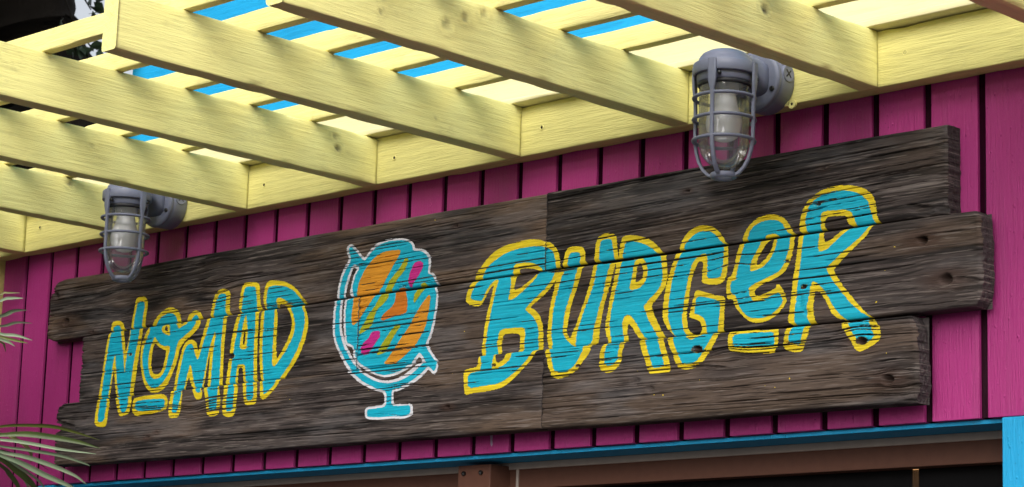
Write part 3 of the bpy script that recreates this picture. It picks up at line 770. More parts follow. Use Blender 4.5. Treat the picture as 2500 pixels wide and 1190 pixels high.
# traced brush contours of the lettering on the wall, 0.1 mm, (x,z) pairs
PAINT = [
    ('N', 0, 'y', ["-22310,27383 -22263,27450 -22158,27473 -21996,27459 -21867,27392 -21819,27291 -21712,27189 -21695,27123 -21632,26926 -21591,26692 -21504,26963 -21473,27168 -21565,27236 -21544,27443 -21495,27728 -21458,27879 -21384,27926 -21254,27936 -21121,27910 -21035,27838 -21023,27715 -21045,27525 -21061,27224 -21012,27159 -21034,26971 -21083,26689 -21129,26376 -21175,26063 -21220,25750 -21142,25672 -21152,25515 -21188,25361 -21261,25318 -21494,25292 -21577,25338 -21679,25550 -21719,25679 -21825,25760 -21888,25955 -21934,26182 -21985,26362 -22016,26156 -22052,25903 -22087,25730 -21931,25677 -21961,25473 -21984,25189 -22028,25112 -22160,25098 -22378,25133 -22451,25217 -22439,25439 -22397,25692 -22492,25757 -22461,25964 -22411,26249 -22366,26568 -22320,26887 -22267,27141 -22218,27185 -22306,27253"]),
    ('N', 1, 'b', ["-22225,27246 -22220,27294 -22172,27355 -22067,27368 -21966,27327 -21919,27235 -21805,27165 -21749,26935 -21651,26607 -21571,26203 -21557,26473 -21492,26850 -21443,27133 -21480,27229 -21465,27436 -21415,27720 -21382,27807 -21259,27834 -21150,27791 -21124,27693 -21157,27504 -21182,27234 -21122,27169 -21162,26950 -21234,26638 -21300,26262 -21326,26011 -21350,25743 -21261,25664 -21280,25492 -21321,25385 -21450,25371 -21536,25446 -21597,25671 -21743,25738 -21803,25949 -21883,26306 -21945,26631 -21970,26723 -22031,26445 -22057,26191 -22099,25938 -22140,25733 -22038,25684 -22068,25480 -22094,25227 -22333,25210 -22330,25433 -22289,25685 -22385,25766 -22359,26021 -22317,26371 -22255,26785 -22206,27071 -22164,27180 -22228,27224"]),
    ('O', 0, 'y', ["-20808,27233 -20752,27339 -20609,27453 -20463,27534 -20290,27588 -20137,27582 -19980,27536 -19871,27447 -19808,27316 -19774,27219 -19599,27134 -19585,27233 -19557,27308 -19527,27359 -19419,27420 -19296,27437 -19170,27406 -19088,27327 -19040,27230 -18979,27119 -19090,26990 -19278,26882 -19492,26792 -19607,26693 -19674,26605 -19697,26483 -19748,26331 -19834,26183 -19919,26034 -20031,25886 -20198,25789 -20396,25741 -20603,25771 -20768,25876 -20888,26042 -20978,26269 -21037,26495 -21038,26749 -20979,26934 -20891,27085 -20796,27172", "-20214,27136 -20167,27179 -20127,27128 -20118,27033 -20223,27074", "-20541,26834 -20420,26745 -20259,26669 -20130,26642 -20150,26488 -20198,26304 -20286,26170 -20435,26134 -20569,26191 -20635,26338 -20631,26558 -20611,26713"]),
    ('O', 1, 'b', ["-20664,27236 -20596,27325 -20452,27422 -20252,27467 -20072,27441 -19964,27361 -19916,27231 -19791,27145 -19743,27063 -19597,27112 -19451,27146 -19450,27220 -19405,27279 -19288,27346 -19210,27307 -19189,27243 -19152,27119 -19336,26980 -19575,26877 -19719,26811 -19781,26676 -19813,26492 -19896,26312 -20005,26133 -20142,25988 -20333,25877 -20482,25841 -20669,25916 -20813,26068 -20914,26296 -20966,26553 -20936,26772 -20851,26955 -20738,27103 -20791,27215", "-20234,27185 -20231,27244 -20045,27168 -20043,27042 -20023,26940 -20163,26974 -20295,27033 -20344,27116 -20308,27166", "-20545,26976 -20484,26876 -20347,26780 -20189,26726 -20037,26729 -19996,26663 -20041,26510 -20096,26296 -20183,26147 -20301,26062 -20503,26045 -20638,26118 -20721,26281 -20751,26473 -20722,26691 -20660,26844"]),
    ('bar1', 0, 'y', ["-21084,25605 -21022,25657 -20756,25677 -20347,25674 -20043,25675 -19912,25620 -19852,25523 -19855,25400 -19908,25326 -20208,25299 -20559,25259 -20918,25256 -21054,25321 -21109,25450"]),
    ('bar1', 1, 'b', ["-21000,25552 -20927,25588 -20594,25597 -20236,25580 -19992,25570 -19952,25514 -19963,25376 -20212,25346 -20619,25340 -20879,25372 -20996,25411"]),
    ('M', 0, 'y', ["-19797,25211 -19819,25336 -19790,25550 -19753,25686 -19793,25761 -19762,25960 -19711,26204 -19634,26447 -19554,26657 -19488,26745 -19369,26797 -19220,26790 -19089,26711 -19056,26616 -19021,26505 -18940,26782 -18845,27009 -18766,27163 -18791,27216 -18779,27339 -18730,27570 -18652,27739 -18542,27802 -18405,27818 -18240,27772 -18152,27704 -18149,27514 -18166,27340 -18055,27186 -18112,27162 -18125,26945 -18150,26714 -18148,26424 -18145,26135 -18135,25759 -18169,25733 -18066,25485 -18078,25257 -18103,25129 -18258,25090 -18419,25100 -18508,25169 -18547,25402 -18658,25724 -18630,25765 -18629,25910 -18615,26113 -18608,26345 -18603,26490 -18646,26348 -18694,26119 -18733,25889 -18776,25747 -18678,25612 -18701,25492 -18835,25471 -18928,25523 -18997,25634 -19027,25697 -19194,25827 -19286,26018 -19341,25868 -19407,25734 -19368,25660 -19374,25461 -19403,25248 -19467,25145 -19640,25134 -19767,25163"]),
    ('M', 1, 'b', ["-19691,25251 -19676,25511 -19644,25694 -19694,25770 -19652,26014 -19572,26318 -19488,26590 -19385,26705 -19262,26710 -19180,26626 -19116,26467 -19030,26337 -18955,26431 -18862,26687 -18766,26914 -18690,27098 -18659,27168 -18690,27227 -18667,27387 -18616,27588 -18533,27698 -18419,27716 -18301,27681 -18288,27527 -18305,27353 -18201,27185 -18235,27158 -18240,26955 -18260,26666 -18249,26433 -18245,26085 -18248,25753 -18176,25694 -18178,25464 -18179,25220 -18291,25199 -18431,25228 -18442,25453 -18553,25731 -18526,25787 -18526,26048 -18511,26396 -18486,26627 -18449,26828 -18488,26910 -18566,26750 -18641,26552 -18692,26352 -18741,26122 -18789,25893 -18813,25749 -18731,25646 -18776,25619 -18874,25626 -18919,25690 -19080,25819 -19147,26008 -19214,26197 -19271,26279 -19329,26114 -19386,25933 -19429,25751 -19396,25692 -19429,25526 -19486,25345 -19526,25241"]),
    ('A', 0, 'y', ["-17760,27187 -17864,27370 -17824,27599 -17778,27798 -17724,27860 -17477,27860 -17295,27830 -17211,27775 -17176,27564 -17146,27359 -17019,27190 -17065,27160 -17066,26908 -17065,26622 -17055,26336 -17040,26050 -17007,25749 -16901,25688 -16892,25462 -16891,25293 -16954,25255 -17218,25258 -17290,25319 -17338,25521 -17366,25699 -17437,25752 -17479,25883 -17498,26062 -17630,26081 -17643,25924 -17636,25729 -17511,25675 -17523,25448 -17548,25223 -17593,25069 -17734,25041 -17894,25068 -17975,25122 -17988,25365 -17970,25679 -18033,25737 -18015,25952 -17981,26180 -17944,26437 -17919,26666 -17877,26865 -17817,27062 -17759,27173", "-17499,26860 -17462,26742 -17481,26542 -17535,26547 -17531,26719"]),
    ('A', 1, 'b', ["-17762,27229 -17737,27474 -17698,27703 -17650,27779 -17469,27767 -17323,27737 -17283,27516 -17237,27223 -17175,27153 -17165,26917 -17176,26631 -17162,26344 -17151,26058 -17127,25758 -17011,25682 -16997,25356 -17204,25347 -17228,25485 -17246,25699 -17382,25791 -17410,25964 -17438,26138 -17671,26141 -17705,26015 -17717,25735 -17630,25655 -17640,25399 -17655,25167 -17871,25163 -17868,25443 -17826,25683 -17907,25743 -17893,26000 -17852,26256 -17815,26513 -17769,26769 -17707,26994 -17646,27177", "-17480,27176 -17430,26998 -17406,26823 -17398,26622 -17405,26436 -17630,26454 -17630,26612 -17595,26840 -17545,27037"]),
    ('D', 0, 'y', ["-16943,27183 -17061,27408 -17049,27637 -17002,27777 -16852,27834 -16630,27802 -16409,27759 -16140,27646 -15913,27481 -15750,27309 -15659,27216 -15506,26964 -15489,26738 -15545,26520 -15637,26332 -15769,26119 -15947,25938 -16147,25757 -16205,25666 -16263,25587 -16426,25458 -16591,25357 -16698,25336 -16779,25370 -16799,25512 -16814,25696 -16884,25754 -16938,25985 -16979,26272 -16994,26559 -17008,26846 -16991,27073 -16977,27172", "-16526,27313 -16415,27274 -16171,27181 -16053,27043 -15999,26897 -16007,26728 -16100,26539 -16236,26354 -16375,26196 -16429,26172 -16461,26457 -16463,26769 -16458,27081 -16543,27244"]),
    ('D', 1, 'b', ["-16945,27225 -16957,27484 -16928,27683 -16755,27714 -16534,27686 -16312,27635 -16088,27527 -15928,27397 -15812,27273 -15744,27218 -15602,27001 -15606,26777 -15673,26531 -15784,26316 -15938,26105 -16136,25896 -16318,25741 -16331,25633 -16495,25519 -16633,25444 -16685,25448 -16713,25689 -16809,25749 -16850,26035 -16886,26322 -16905,26665 -16893,26950 -16881,27177", "-16623,27437 -16515,27441 -16380,27385 -16242,27286 -16064,27185 -15943,27004 -15893,26803 -15915,26636 -16029,26449 -16186,26265 -16347,26109 -16490,26007 -16558,26041 -16565,26296 -16566,26579 -16567,26863 -16559,27147 -16646,27339"]),
    ('globe', 0, 'w', ["-14529,28136 -14523,28272 -14425,28319 -14322,28273 -14162,28129 -14003,27975 -13908,28049 -13792,28155 -13625,28237 -13407,28279 -13163,28275 -12824,28239 -12653,28169 -12552,28081 -12538,28003 -12333,27973 -12188,27907 -12089,27797 -12066,27646 -12095,27479 -11977,27466 -11916,27368 -11839,27230 -11731,27043 -11754,26785 -11795,26530 -11865,26278 -11970,26093 -11869,25939 -11723,25783 -11651,25729 -11561,25631 -11614,25507 -11680,25464 -11776,25535 -11834,25587 -11980,25470 -12183,25372 -12412,25292 -12643,25228 -12785,25231 -12778,25107 -12771,24993 -12534,24978 -12300,24979 -12227,24926 -12219,24781 -12262,24726 -12470,24684 -12801,24714 -13038,24703 -13375,24723 -13521,24748 -13584,24818 -13572,24931 -13512,24977 -13247,24982 -13032,24994 -13046,25223 -13314,25281 -13562,25374 -13813,25490 -13994,25619 -14186,25728 -14256,25816 -14390,25961 -14528,26139 -14640,26317 -14731,26527 -14739,26799 -14726,27035 -14701,27185 -14756,27238 -14743,27424 -14683,27657 -14571,27867 -14440,28006 -14485,28080", "-14282,27819 -14189,27775 -14235,27719 -14303,27617 -14342,27451 -14383,27320 -14294,27190 -14413,27174 -14424,26972 -14416,26702 -14385,26463 -14338,26291 -14220,26241 -14119,26206 -14100,26071 -14069,25975 -13962,25860 -13759,25752 -13433,25627 -13235,25563 -13017,25514 -12756,25534 -12477,25604 -12271,25692 -12302,25780 -12190,25868 -12106,25781 -12178,25694 -12337,25610 -12519,25526 -12752,25462 -12989,25447 -13255,25499 -13528,25611 -13831,25734 -13961,25844 -14121,26023 -14283,26220 -14397,26431 -14469,26605 -14475,26842 -14477,27079 -14463,27179 -14503,27237 -14466,27430 -14394,27627 -14325,27789"]),
    ('globe', 1, 'b', ["-14464,28146 -14455,28240 -14407,28266 -14317,28197 -14157,28050 -13999,27924 -13951,27936 -13834,28041 -13716,28129 -13549,28205 -13355,28230 -13112,28229 -12846,28204 -12699,28141 -12614,28071 -12594,27969 -12379,27938 -12233,27869 -12143,27770 -12127,27636 -12150,27475 -12022,27428 -11971,27358 -11894,27219 -11786,27048 -11809,26791 -11856,26536 -11921,26299 -12019,26129 -12048,26067 -11914,25910 -11767,25754 -11611,25698 -11620,25619 -11684,25528 -11756,25581 -11851,25647 -12029,25522 -12233,25424 -12462,25344 -12670,25278 -12845,25274 -12825,24955 -12532,24936 -12307,24941 -12285,24881 -12289,24779 -12473,24733 -12804,24760 -13041,24751 -13426,24775 -13515,24804 -13508,24911 -13461,24931 -13220,24935 -12968,24951 -12986,25251 -13268,25320 -13516,25413 -13742,25525 -13921,25640 -14128,25747 -14182,25827 -14316,25971 -14453,26150 -14576,26328 -14670,26522 -14673,26793 -14664,27029 -14640,27179 -14690,27242 -14682,27418 -14621,27633 -14508,27826 -14378,27982 -14419,28072", "-14320,27874 -14271,27892 -14115,27794 -14161,27738 -14230,27643 -14281,27513 -14312,27381 -14233,27184 -14347,27168 -14369,26967 -14365,26697 -14327,26492 -14290,26321 -14188,26279 -14086,26237 -14042,26100 -14021,25998 -13915,25890 -13737,25793 -13485,25697 -13286,25606 -13043,25559 -12806,25580 -12526,25640 -12417,25740 -12351,25816 -12217,25935 -12170,25931 -12047,25808 -12010,25725 -12038,25683 -12173,25597 -12422,25471 -12701,25410 -12986,25398 -13277,25452 -13575,25572 -13777,25686 -14034,25833 -14195,26012 -14359,26226 -14473,26437 -14535,26611 -14541,26848 -14542,27085 -14524,27185 -14554,27242 -14532,27437 -14455,27633 -14366,27811"]),
    ('globe', 2, 'o', ["-12931,28024 -13125,28036 -13344,28043 -13561,28011 -13728,27928 -13869,27825 -13985,27702 -14075,27560 -14140,27414 -14168,27231 -14149,27189 -14170,26982 -14197,26783 -14165,26679 -14113,26641 -14018,26699 -13877,26820 -13716,26989 -13555,27141 -13536,27219 -13400,27372 -13265,27559 -13108,27759 -12974,27928"]),
    ('globe', 2, 'l', ["-12801,27842 -12704,27822 -12735,27702 -12832,27563 -12993,27447 -13105,27309 -13172,27216 -13116,27114 -13277,26980 -13442,26896 -13528,26721 -13569,26592 -13734,26507 -13927,26440 -13955,26493 -13840,26616 -13704,26804 -13542,26939 -13429,27078 -13362,27172 -13343,27243 -13256,27408 -13072,27555 -12935,27674 -12845,27781"]),
    ('globe', 2, 'm', ["-12509,27727 -12368,27745 -12280,27686 -12301,27573 -12398,27451 -12533,27334 -12584,27233 -12648,27263 -12688,27383 -12640,27543 -12576,27669"]),
    ('globe', 2, 'l', ["-12341,27281 -12249,27311 -12191,27282 -12110,27178 -12212,27091 -12324,26987 -12390,26918 -12425,26948 -12414,27078 -12334,27168"]),
    ('globe', 2, 'q', ["-12967,27245 -12863,27268 -12766,27252 -12625,27132 -12589,26931 -12584,26750 -12829,26723 -13114,26683 -13257,26654 -13331,26677 -13288,26766 -13124,26850 -12985,26936 -12923,27095"]),
    ('globe', 2, 'l', ["-12890,26548 -12781,26548 -12768,26494 -12947,26306 -13080,26120 -13193,26014 -13360,25985 -13411,26015 -13299,26171 -13140,26323 -13004,26459"]),
    ('globe', 2, 'm', ["-13585,26461 -13415,26472 -13331,26438 -13334,26339 -13472,26219 -13586,26096 -13679,26030 -13791,26020 -13863,26069 -13884,26170 -13817,26264 -13698,26321 -13628,26381"]),
    ('globe', 2, 'o', ["-11977,27051 -11951,26999 -11965,26838 -12001,26646 -12039,26487 -12101,26363 -12188,26241 -12319,26089 -12546,25945 -12752,25832 -12868,25775 -13107,25787 -13181,25816 -13021,25951 -12864,26119 -12708,26285 -12551,26435 -12441,26573 -12288,26771 -12133,26936"]),
    ('B', 0, 'y', ["-10994,26824 -10979,26921 -10937,27029 -10842,27174 -10849,27230 -10815,27340 -10722,27442 -10591,27569 -10382,27701 -10249,27756 -10058,27804 -9791,27829 -9601,27843 -9374,27836 -9148,27796 -9071,27754 -8921,27715 -8807,27633 -8710,27499 -8675,27359 -8662,27221 -8610,27093 -8661,27003 -8767,26892 -8910,26770 -9055,26690 -9237,26584 -9291,26535 -9177,26483 -9061,26377 -8989,26235 -8956,26070 -8941,25880 -8936,25731 -9022,25699 -9127,25573 -9289,25437 -9470,25303 -9689,25170 -9837,25099 -10101,25063 -10407,25043 -10639,25046 -10824,25017 -10861,25199 -10882,25394 -10864,25489 -10681,25511 -10526,25519 -10496,25696 -10492,25748 -10519,25902 -10489,26094 -10461,26313 -10413,26531 -10345,26747 -10295,26909 -10252,27057 -10338,27010 -10430,26894 -10521,26764 -10615,26689 -10772,26704 -10892,26743", "-9693,27318 -9503,27311 -9295,27275 -9093,27185 -9257,27079 -9441,26988 -9626,26911 -9732,26908 -9706,27015 -9656,27176", "-9963,26109 -9781,26109 -9553,26081 -9529,25956 -9538,25739 -9783,25727 -9840,25602 -10028,25543 -10076,25728 -9974,25761 -10009,25942"]),
    ('B', 1, 'b', ["-10878,26854 -10832,26962 -10752,27094 -10658,27183 -10636,27293 -10545,27423 -10374,27531 -10166,27620 -9937,27678 -9671,27704 -9369,27706 -9143,27680 -8992,27627 -8859,27543 -8799,27427 -8774,27247 -8703,27130 -8772,27001 -8914,26880 -9095,26762 -9276,26643 -9440,26522 -9305,26427 -9169,26306 -9089,26163 -9070,25944 -9054,25732 -9132,25695 -9257,25556 -9437,25422 -9620,25314 -9842,25208 -10030,25167 -10335,25161 -10752,25136 -10766,25413 -10445,25444 -10414,25593 -10472,25727 -10396,25754 -10418,25977 -10396,26169 -10348,26386 -10299,26576 -10251,26793 -10166,27035 -10132,27142 -10210,27150 -10323,27092 -10434,26978 -10507,26874 -10561,26781 -10698,26803", "-9830,27416 -9698,27429 -9470,27418 -9280,27370 -9126,27265 -9106,27228 -9146,27095 -9309,26975 -9510,26858 -9732,26742 -9846,26726 -9877,26756 -9834,26890 -9803,27053 -9861,27239", "-10069,26168 -9975,26214 -9709,26204 -9445,26189 -9411,26110 -9415,25920 -9418,25743 -9651,25727 -9670,25603 -9817,25505 -10005,25451 -10137,25434 -10143,25558 -10111,25698 -10077,25756 -10124,25952 -10103,26088"]),
    ('U', 0, 'y', ["-8605,27244 -8591,27329 -8563,27462 -8500,27554 -8401,27580 -8236,27566 -8110,27534 -8061,27443 -8064,27321 -7993,27189 -8033,27144 -8083,26966 -8158,26779 -8249,26569 -8307,26379 -8350,26189 -8376,26021 -8340,25921 -8289,25880 -8243,25961 -8151,26122 -8045,26355 -7940,26587 -7866,26798 -7806,26962 -7765,27164 -7833,27246 -7823,27416 -7796,27584 -7750,27677 -7622,27723 -7462,27721 -7348,27678 -7298,27612 -7292,27405 -7230,27178 -7250,27096 -7323,26887 -7411,26631 -7484,26422 -7539,26163 -7580,25951 -7589,25736 -7685,25720 -7710,25567 -7866,25436 -7990,25302 -8149,25206 -8343,25161 -8506,25153 -8623,25205 -8712,25357 -8768,25532 -8807,25656 -8812,25729 -8806,25765 -8859,25916 -8853,26112 -8834,26306 -8793,26548 -8736,26788 -8677,26979 -8600,27144"]),
    ('U', 1, 'b', ["-8488,27244 -8476,27366 -8430,27460 -8331,27468 -8199,27446 -8173,27369 -8191,27224 -8154,27145 -8199,27003 -8257,26814 -8333,26626 -8408,26438 -8460,26247 -8475,26030 -8439,25929 -8336,25823 -8150,25699 -8147,25735 -8141,25831 -8129,25951 -8069,26115 -7979,26324 -7873,26532 -7783,26741 -7709,26952 -7668,27178 -7721,27283 -7711,27477 -7683,27595 -7555,27617 -7426,27602 -7406,27491 -7339,27190 -7407,27041 -7481,26831 -7521,26594 -7595,26409 -7668,26175 -7726,25988 -7750,25750 -7878,25724 -7903,25583 -8012,25448 -8121,25336 -8282,25276 -8478,25272 -8595,25324 -8634,25472 -8672,25621 -8729,25747 -8708,25806 -8755,25981 -8746,26176 -8722,26418 -8664,26658 -8590,26896 -8498,27083 -8452,27177"]),
    ('R', 0, 'y', ["-7255,27219 -7243,27351 -7206,27516 -7171,27597 -7076,27627 -6887,27612 -6697,27558 -6509,27483 -6351,27370 -6240,27238 -6131,27183 -6069,27169 -6043,26989 -6029,26775 -6056,26613 -6144,26505 -6264,26399 -6384,26293 -6335,26170 -6239,25997 -6128,25823 -6065,25724 -6016,25662 -5951,25471 -5887,25303 -5845,25185 -5851,25081 -5956,25066 -6198,25068 -6305,25081 -6352,25142 -6418,25299 -6499,25469 -6566,25685 -6615,25725 -6678,25754 -6792,25929 -6904,26034 -6921,25893 -6895,25725 -6891,25666 -6950,25529 -6992,25367 -7051,25254 -7143,25190 -7284,25166 -7428,25224 -7493,25288 -7497,25407 -7471,25572 -7395,25696 -7366,25722 -7402,25840 -7454,25988 -7427,26153 -7386,26341 -7345,26553 -7303,26741 -7261,26929 -7217,27068", "-6674,27093 -6604,27026 -6585,26905 -6614,26801 -6690,26749 -6768,26746 -6756,26875 -6728,27016"]),
    ('R', 1, 'b', ["-7154,27232 -7132,27362 -7089,27515 -6947,27510 -6757,27464 -6568,27382 -6410,27281 -6347,27226 -6191,27159 -6157,27001 -6142,26787 -6163,26648 -6252,26539 -6373,26457 -6524,26330 -6553,26285 -6488,26137 -6407,25989 -6296,25838 -6232,25739 -6153,25673 -6104,25553 -6055,25410 -6007,25290 -5989,25196 -6140,25173 -6238,25187 -6296,25312 -6361,25481 -6444,25698 -6539,25765 -6652,25916 -6748,26055 -6860,26160 -6955,26186 -7016,26139 -7051,26023 -7024,25878 -6989,25757 -7004,25730 -7016,25676 -7044,25537 -7071,25397 -7146,25309 -7288,25296 -7368,25338 -7372,25468 -7345,25609 -7300,25700 -7288,25758 -7324,25905 -7345,26050 -7319,26239 -7277,26426 -7235,26614 -7178,26824 -7121,27034 -7084,27174", "-6748,27173 -6639,27178 -6545,27115 -6485,26989 -6491,26847 -6534,26733 -6610,26658 -6717,26621 -6873,26613 -6900,26664 -6863,26815 -6821,26978 -6793,27094"]),
    ('G', 0, 'y', ["-5841,27232 -5819,27320 -5745,27442 -5615,27543 -5434,27600 -5269,27593 -5105,27547 -4973,27454 -4874,27340 -4814,27230 -4685,27163 -4691,26947 -4700,26745 -4740,26597 -4819,26529 -4947,26512 -5142,26542 -5256,26587 -5249,26701 -5251,26804 -5231,26943 -5329,26966 -5416,26847 -5478,26674 -5516,26473 -5545,26270 -5580,26095 -5570,25940 -5534,25784 -5414,25690 -5310,25689 -5240,25740 -5231,25795 -5265,25887 -5341,25945 -5506,25998 -5517,26038 -5493,26163 -5447,26312 -5400,26435 -5336,26467 -5139,26396 -4911,26323 -4744,26294 -4747,26092 -4759,25892 -4766,25729 -4762,25679 -4855,25536 -4949,25406 -5059,25277 -5169,25160 -5298,25107 -5492,25089 -5657,25127 -5725,25203 -5794,25361 -5881,25521 -5934,25679 -5829,25701 -5981,25823 -6085,25961 -6129,26120 -6111,26325 -6066,26554 -6004,26781 -5925,26980 -5845,27127"]),
    ('G', 1, 'b', ["-5741,27233 -5709,27308 -5595,27411 -5448,27485 -5300,27498 -5136,27461 -5021,27383 -4921,27268 -4804,27189 -4781,27148 -4788,26958 -4807,26782 -4837,26658 -4917,26628 -5046,26634 -5144,26652 -5141,26818 -5134,26971 -5169,27090 -5283,27077 -5396,27025 -5476,26931 -5539,26783 -5584,26582 -5629,26381 -5658,26179 -5687,26002 -5668,25872 -5615,25740 -5488,25628 -5405,25583 -5276,25623 -5147,25662 -5126,25728 -5144,25851 -5195,25957 -5310,26031 -5409,26058 -5395,26179 -5366,26355 -5170,26323 -4975,26266 -4861,26217 -4843,26101 -4872,25927 -4885,25739 -4906,25691 -4968,25571 -5062,25453 -5157,25335 -5267,25218 -5397,25190 -5577,25197 -5644,25298 -5713,25431 -5782,25564 -5809,25694 -5863,25736 -5933,25870 -5993,26030 -5997,26211 -5963,26466 -5919,26694 -5841,26919 -5761,27091 -5697,27175"]),
    ('E', 0, 'y', ["-4456,27227 -4431,27313 -4348,27443 -4223,27542 -4066,27604 -3862,27612 -3691,27573 -3551,27485 -3442,27359 -3379,27240 -3279,27163 -3299,27016 -3337,26847 -3396,26705 -3456,26612 -3548,26547 -3655,26509 -3808,26450 -3994,26407 -4087,26354 -4124,26308 -4101,26256 -4023,26228 -3868,26270 -3714,26316 -3653,26347 -3669,26386 -3607,26392 -3545,26324 -3483,26219 -3436,26116 -3466,26044 -3556,25955 -3678,25855 -3831,25795 -4017,25774 -4173,25801 -4300,25875 -4427,25987 -4524,26096 -4574,26227 -4701,26239 -4720,26393 -4707,26594 -4612,26634 -4566,26731 -4536,26854 -4507,27003 -4445,27110", "-3802,27149 -3724,27165 -3723,27090 -3769,26995 -3830,26902 -3906,26835 -3999,26783 -4093,26755 -4063,26853 -3986,26970 -3909,27061"]),
    ('E', 1, 'b', ["-4344,27227 -4315,27350 -4221,27441 -4080,27500 -3908,27517 -3752,27498 -3627,27445 -3565,27349 -3518,27281 -3370,27161 -3384,27026 -3429,26882 -3503,26716 -3579,26613 -3717,26565 -3902,26510 -4089,26454 -4198,26415 -4244,26370 -4211,26241 -4131,26146 -4053,26138 -3898,26161 -3744,26220 -3606,26256 -3544,26176 -3512,26098 -3588,26007 -3709,25920 -3863,25860 -4049,25857 -4206,25879 -4332,25965 -4429,26087 -4478,26192 -4511,26291 -4617,26319 -4627,26535 -4515,26549 -4495,26673 -4456,26820 -4396,26990 -4334,27123", "-3920,27266 -3796,27276 -3718,27255 -3631,27142 -3676,27010 -3737,26904 -3813,26800 -3921,26737 -4060,26677 -4201,26662 -4218,26719 -4188,26841 -4127,26935 -4034,27050 -3988,27121 -3982,27223"]),
    ('bar2', 0, 'y', ["-4586,25613 -4539,25672 -4350,25680 -4069,25680 -3759,25677 -3560,25667 -3528,25595 -3536,25449 -3565,25304 -3631,25236 -3815,25232 -4094,25269 -4376,25302 -4581,25338 -4599,25465"]),
    ('bar2', 1, 'b', ["-4490,25593 -4255,25604 -3943,25595 -3635,25585 -3619,25480 -3632,25334 -3847,25340 -4127,25380 -4377,25401 -4487,25405"]),
    ('R2', 0, 'y', ["-3187,27180 -3264,27295 -3243,27449 -3196,27587 -3133,27697 -3023,27787 -2865,27858 -2708,27902 -2521,27924 -2334,27909 -2149,27867 -1965,27804 -1828,27709 -1752,27597 -1722,27466 -1707,27312 -1633,27186 -1702,27164 -1778,27077 -1868,26974 -2019,26877 -2171,26768 -2324,26658 -2493,26523 -2431,26415 -2322,26251 -2169,26084 -2016,25918 -1895,25794 -1764,25694 -1621,25606 -1546,25513 -1502,25410 -1508,25287 -1620,25210 -1769,25148 -1919,25111 -1994,25155 -2054,25259 -2146,25392 -2237,25512 -2277,25616 -2269,25691 -2376,25701 -2535,25816 -2614,25976 -2707,26112 -2801,26198 -2873,26205 -2885,26053 -2902,25902 -2839,25680 -2823,25658 -2885,25646 -2931,25485 -2992,25338 -3053,25204 -3211,25209 -3369,25255 -3440,25324 -3419,25476 -3389,25602 -3310,25684 -3406,25744 -3397,25846 -3367,26023 -3338,26252 -3308,26481 -3262,26709 -3233,26913 -3203,27117", "-2711,27415 -2518,27417 -2301,27390 -2285,27281 -2173,27188 -2296,27152 -2419,27089 -2542,27014 -2682,26979 -2683,27082 -2704,27215 -2752,27311"]),
    ('R2', 1, 'b', ["-3076,27180 -3146,27359 -3116,27512 -3054,27660 -2928,27749 -2770,27806 -2583,27834 -2365,27818 -2180,27781 -2026,27709 -1889,27589 -1837,27455 -1806,27324 -1732,27185 -1808,27131 -1898,27041 -2020,26953 -2172,26869 -2325,26785 -2478,26675 -2633,26564 -2617,26498 -2539,26375 -2414,26235 -2291,26084 -2138,25930 -1986,25790 -1815,25699 -1755,25606 -1680,25475 -1620,25346 -1739,25270 -1829,25228 -1919,25273 -2010,25380 -2101,25513 -2147,25617 -2253,25689 -2428,25831 -2521,25967 -2614,26116 -2724,26254 -2834,26342 -2912,26376 -2959,26291 -2989,26114 -3028,25965 -3039,25812 -2964,25691 -3010,25657 -3041,25520 -3102,25322 -3212,25344 -3332,25392 -3309,25543 -3231,25677 -3285,25758 -3271,25937 -3241,26139 -3212,26394 -3167,26647 -3137,26902 -3101,27131", "-2816,27501 -2706,27526 -2519,27510 -2364,27508 -2209,27451 -2172,27369 -2097,27191 -2173,27150 -2326,27066 -2480,26956 -2635,26858 -2790,26837 -2807,26942 -2777,27119 -2830,27295"]),
]

def rounded(pts, it=1):
    """cut the corners of a traced contour so that brush strokes run smooth"""
    for _ in range(it):
        q = []
        n = len(pts)
        for i in range(n):
            a = pts[i]; b = pts[(i + 1) % n]
            q.append(a * 0.8 + b * 0.2); q.append(a * 0.2 + b * 0.8)
        pts = np.array(q)
    return pts

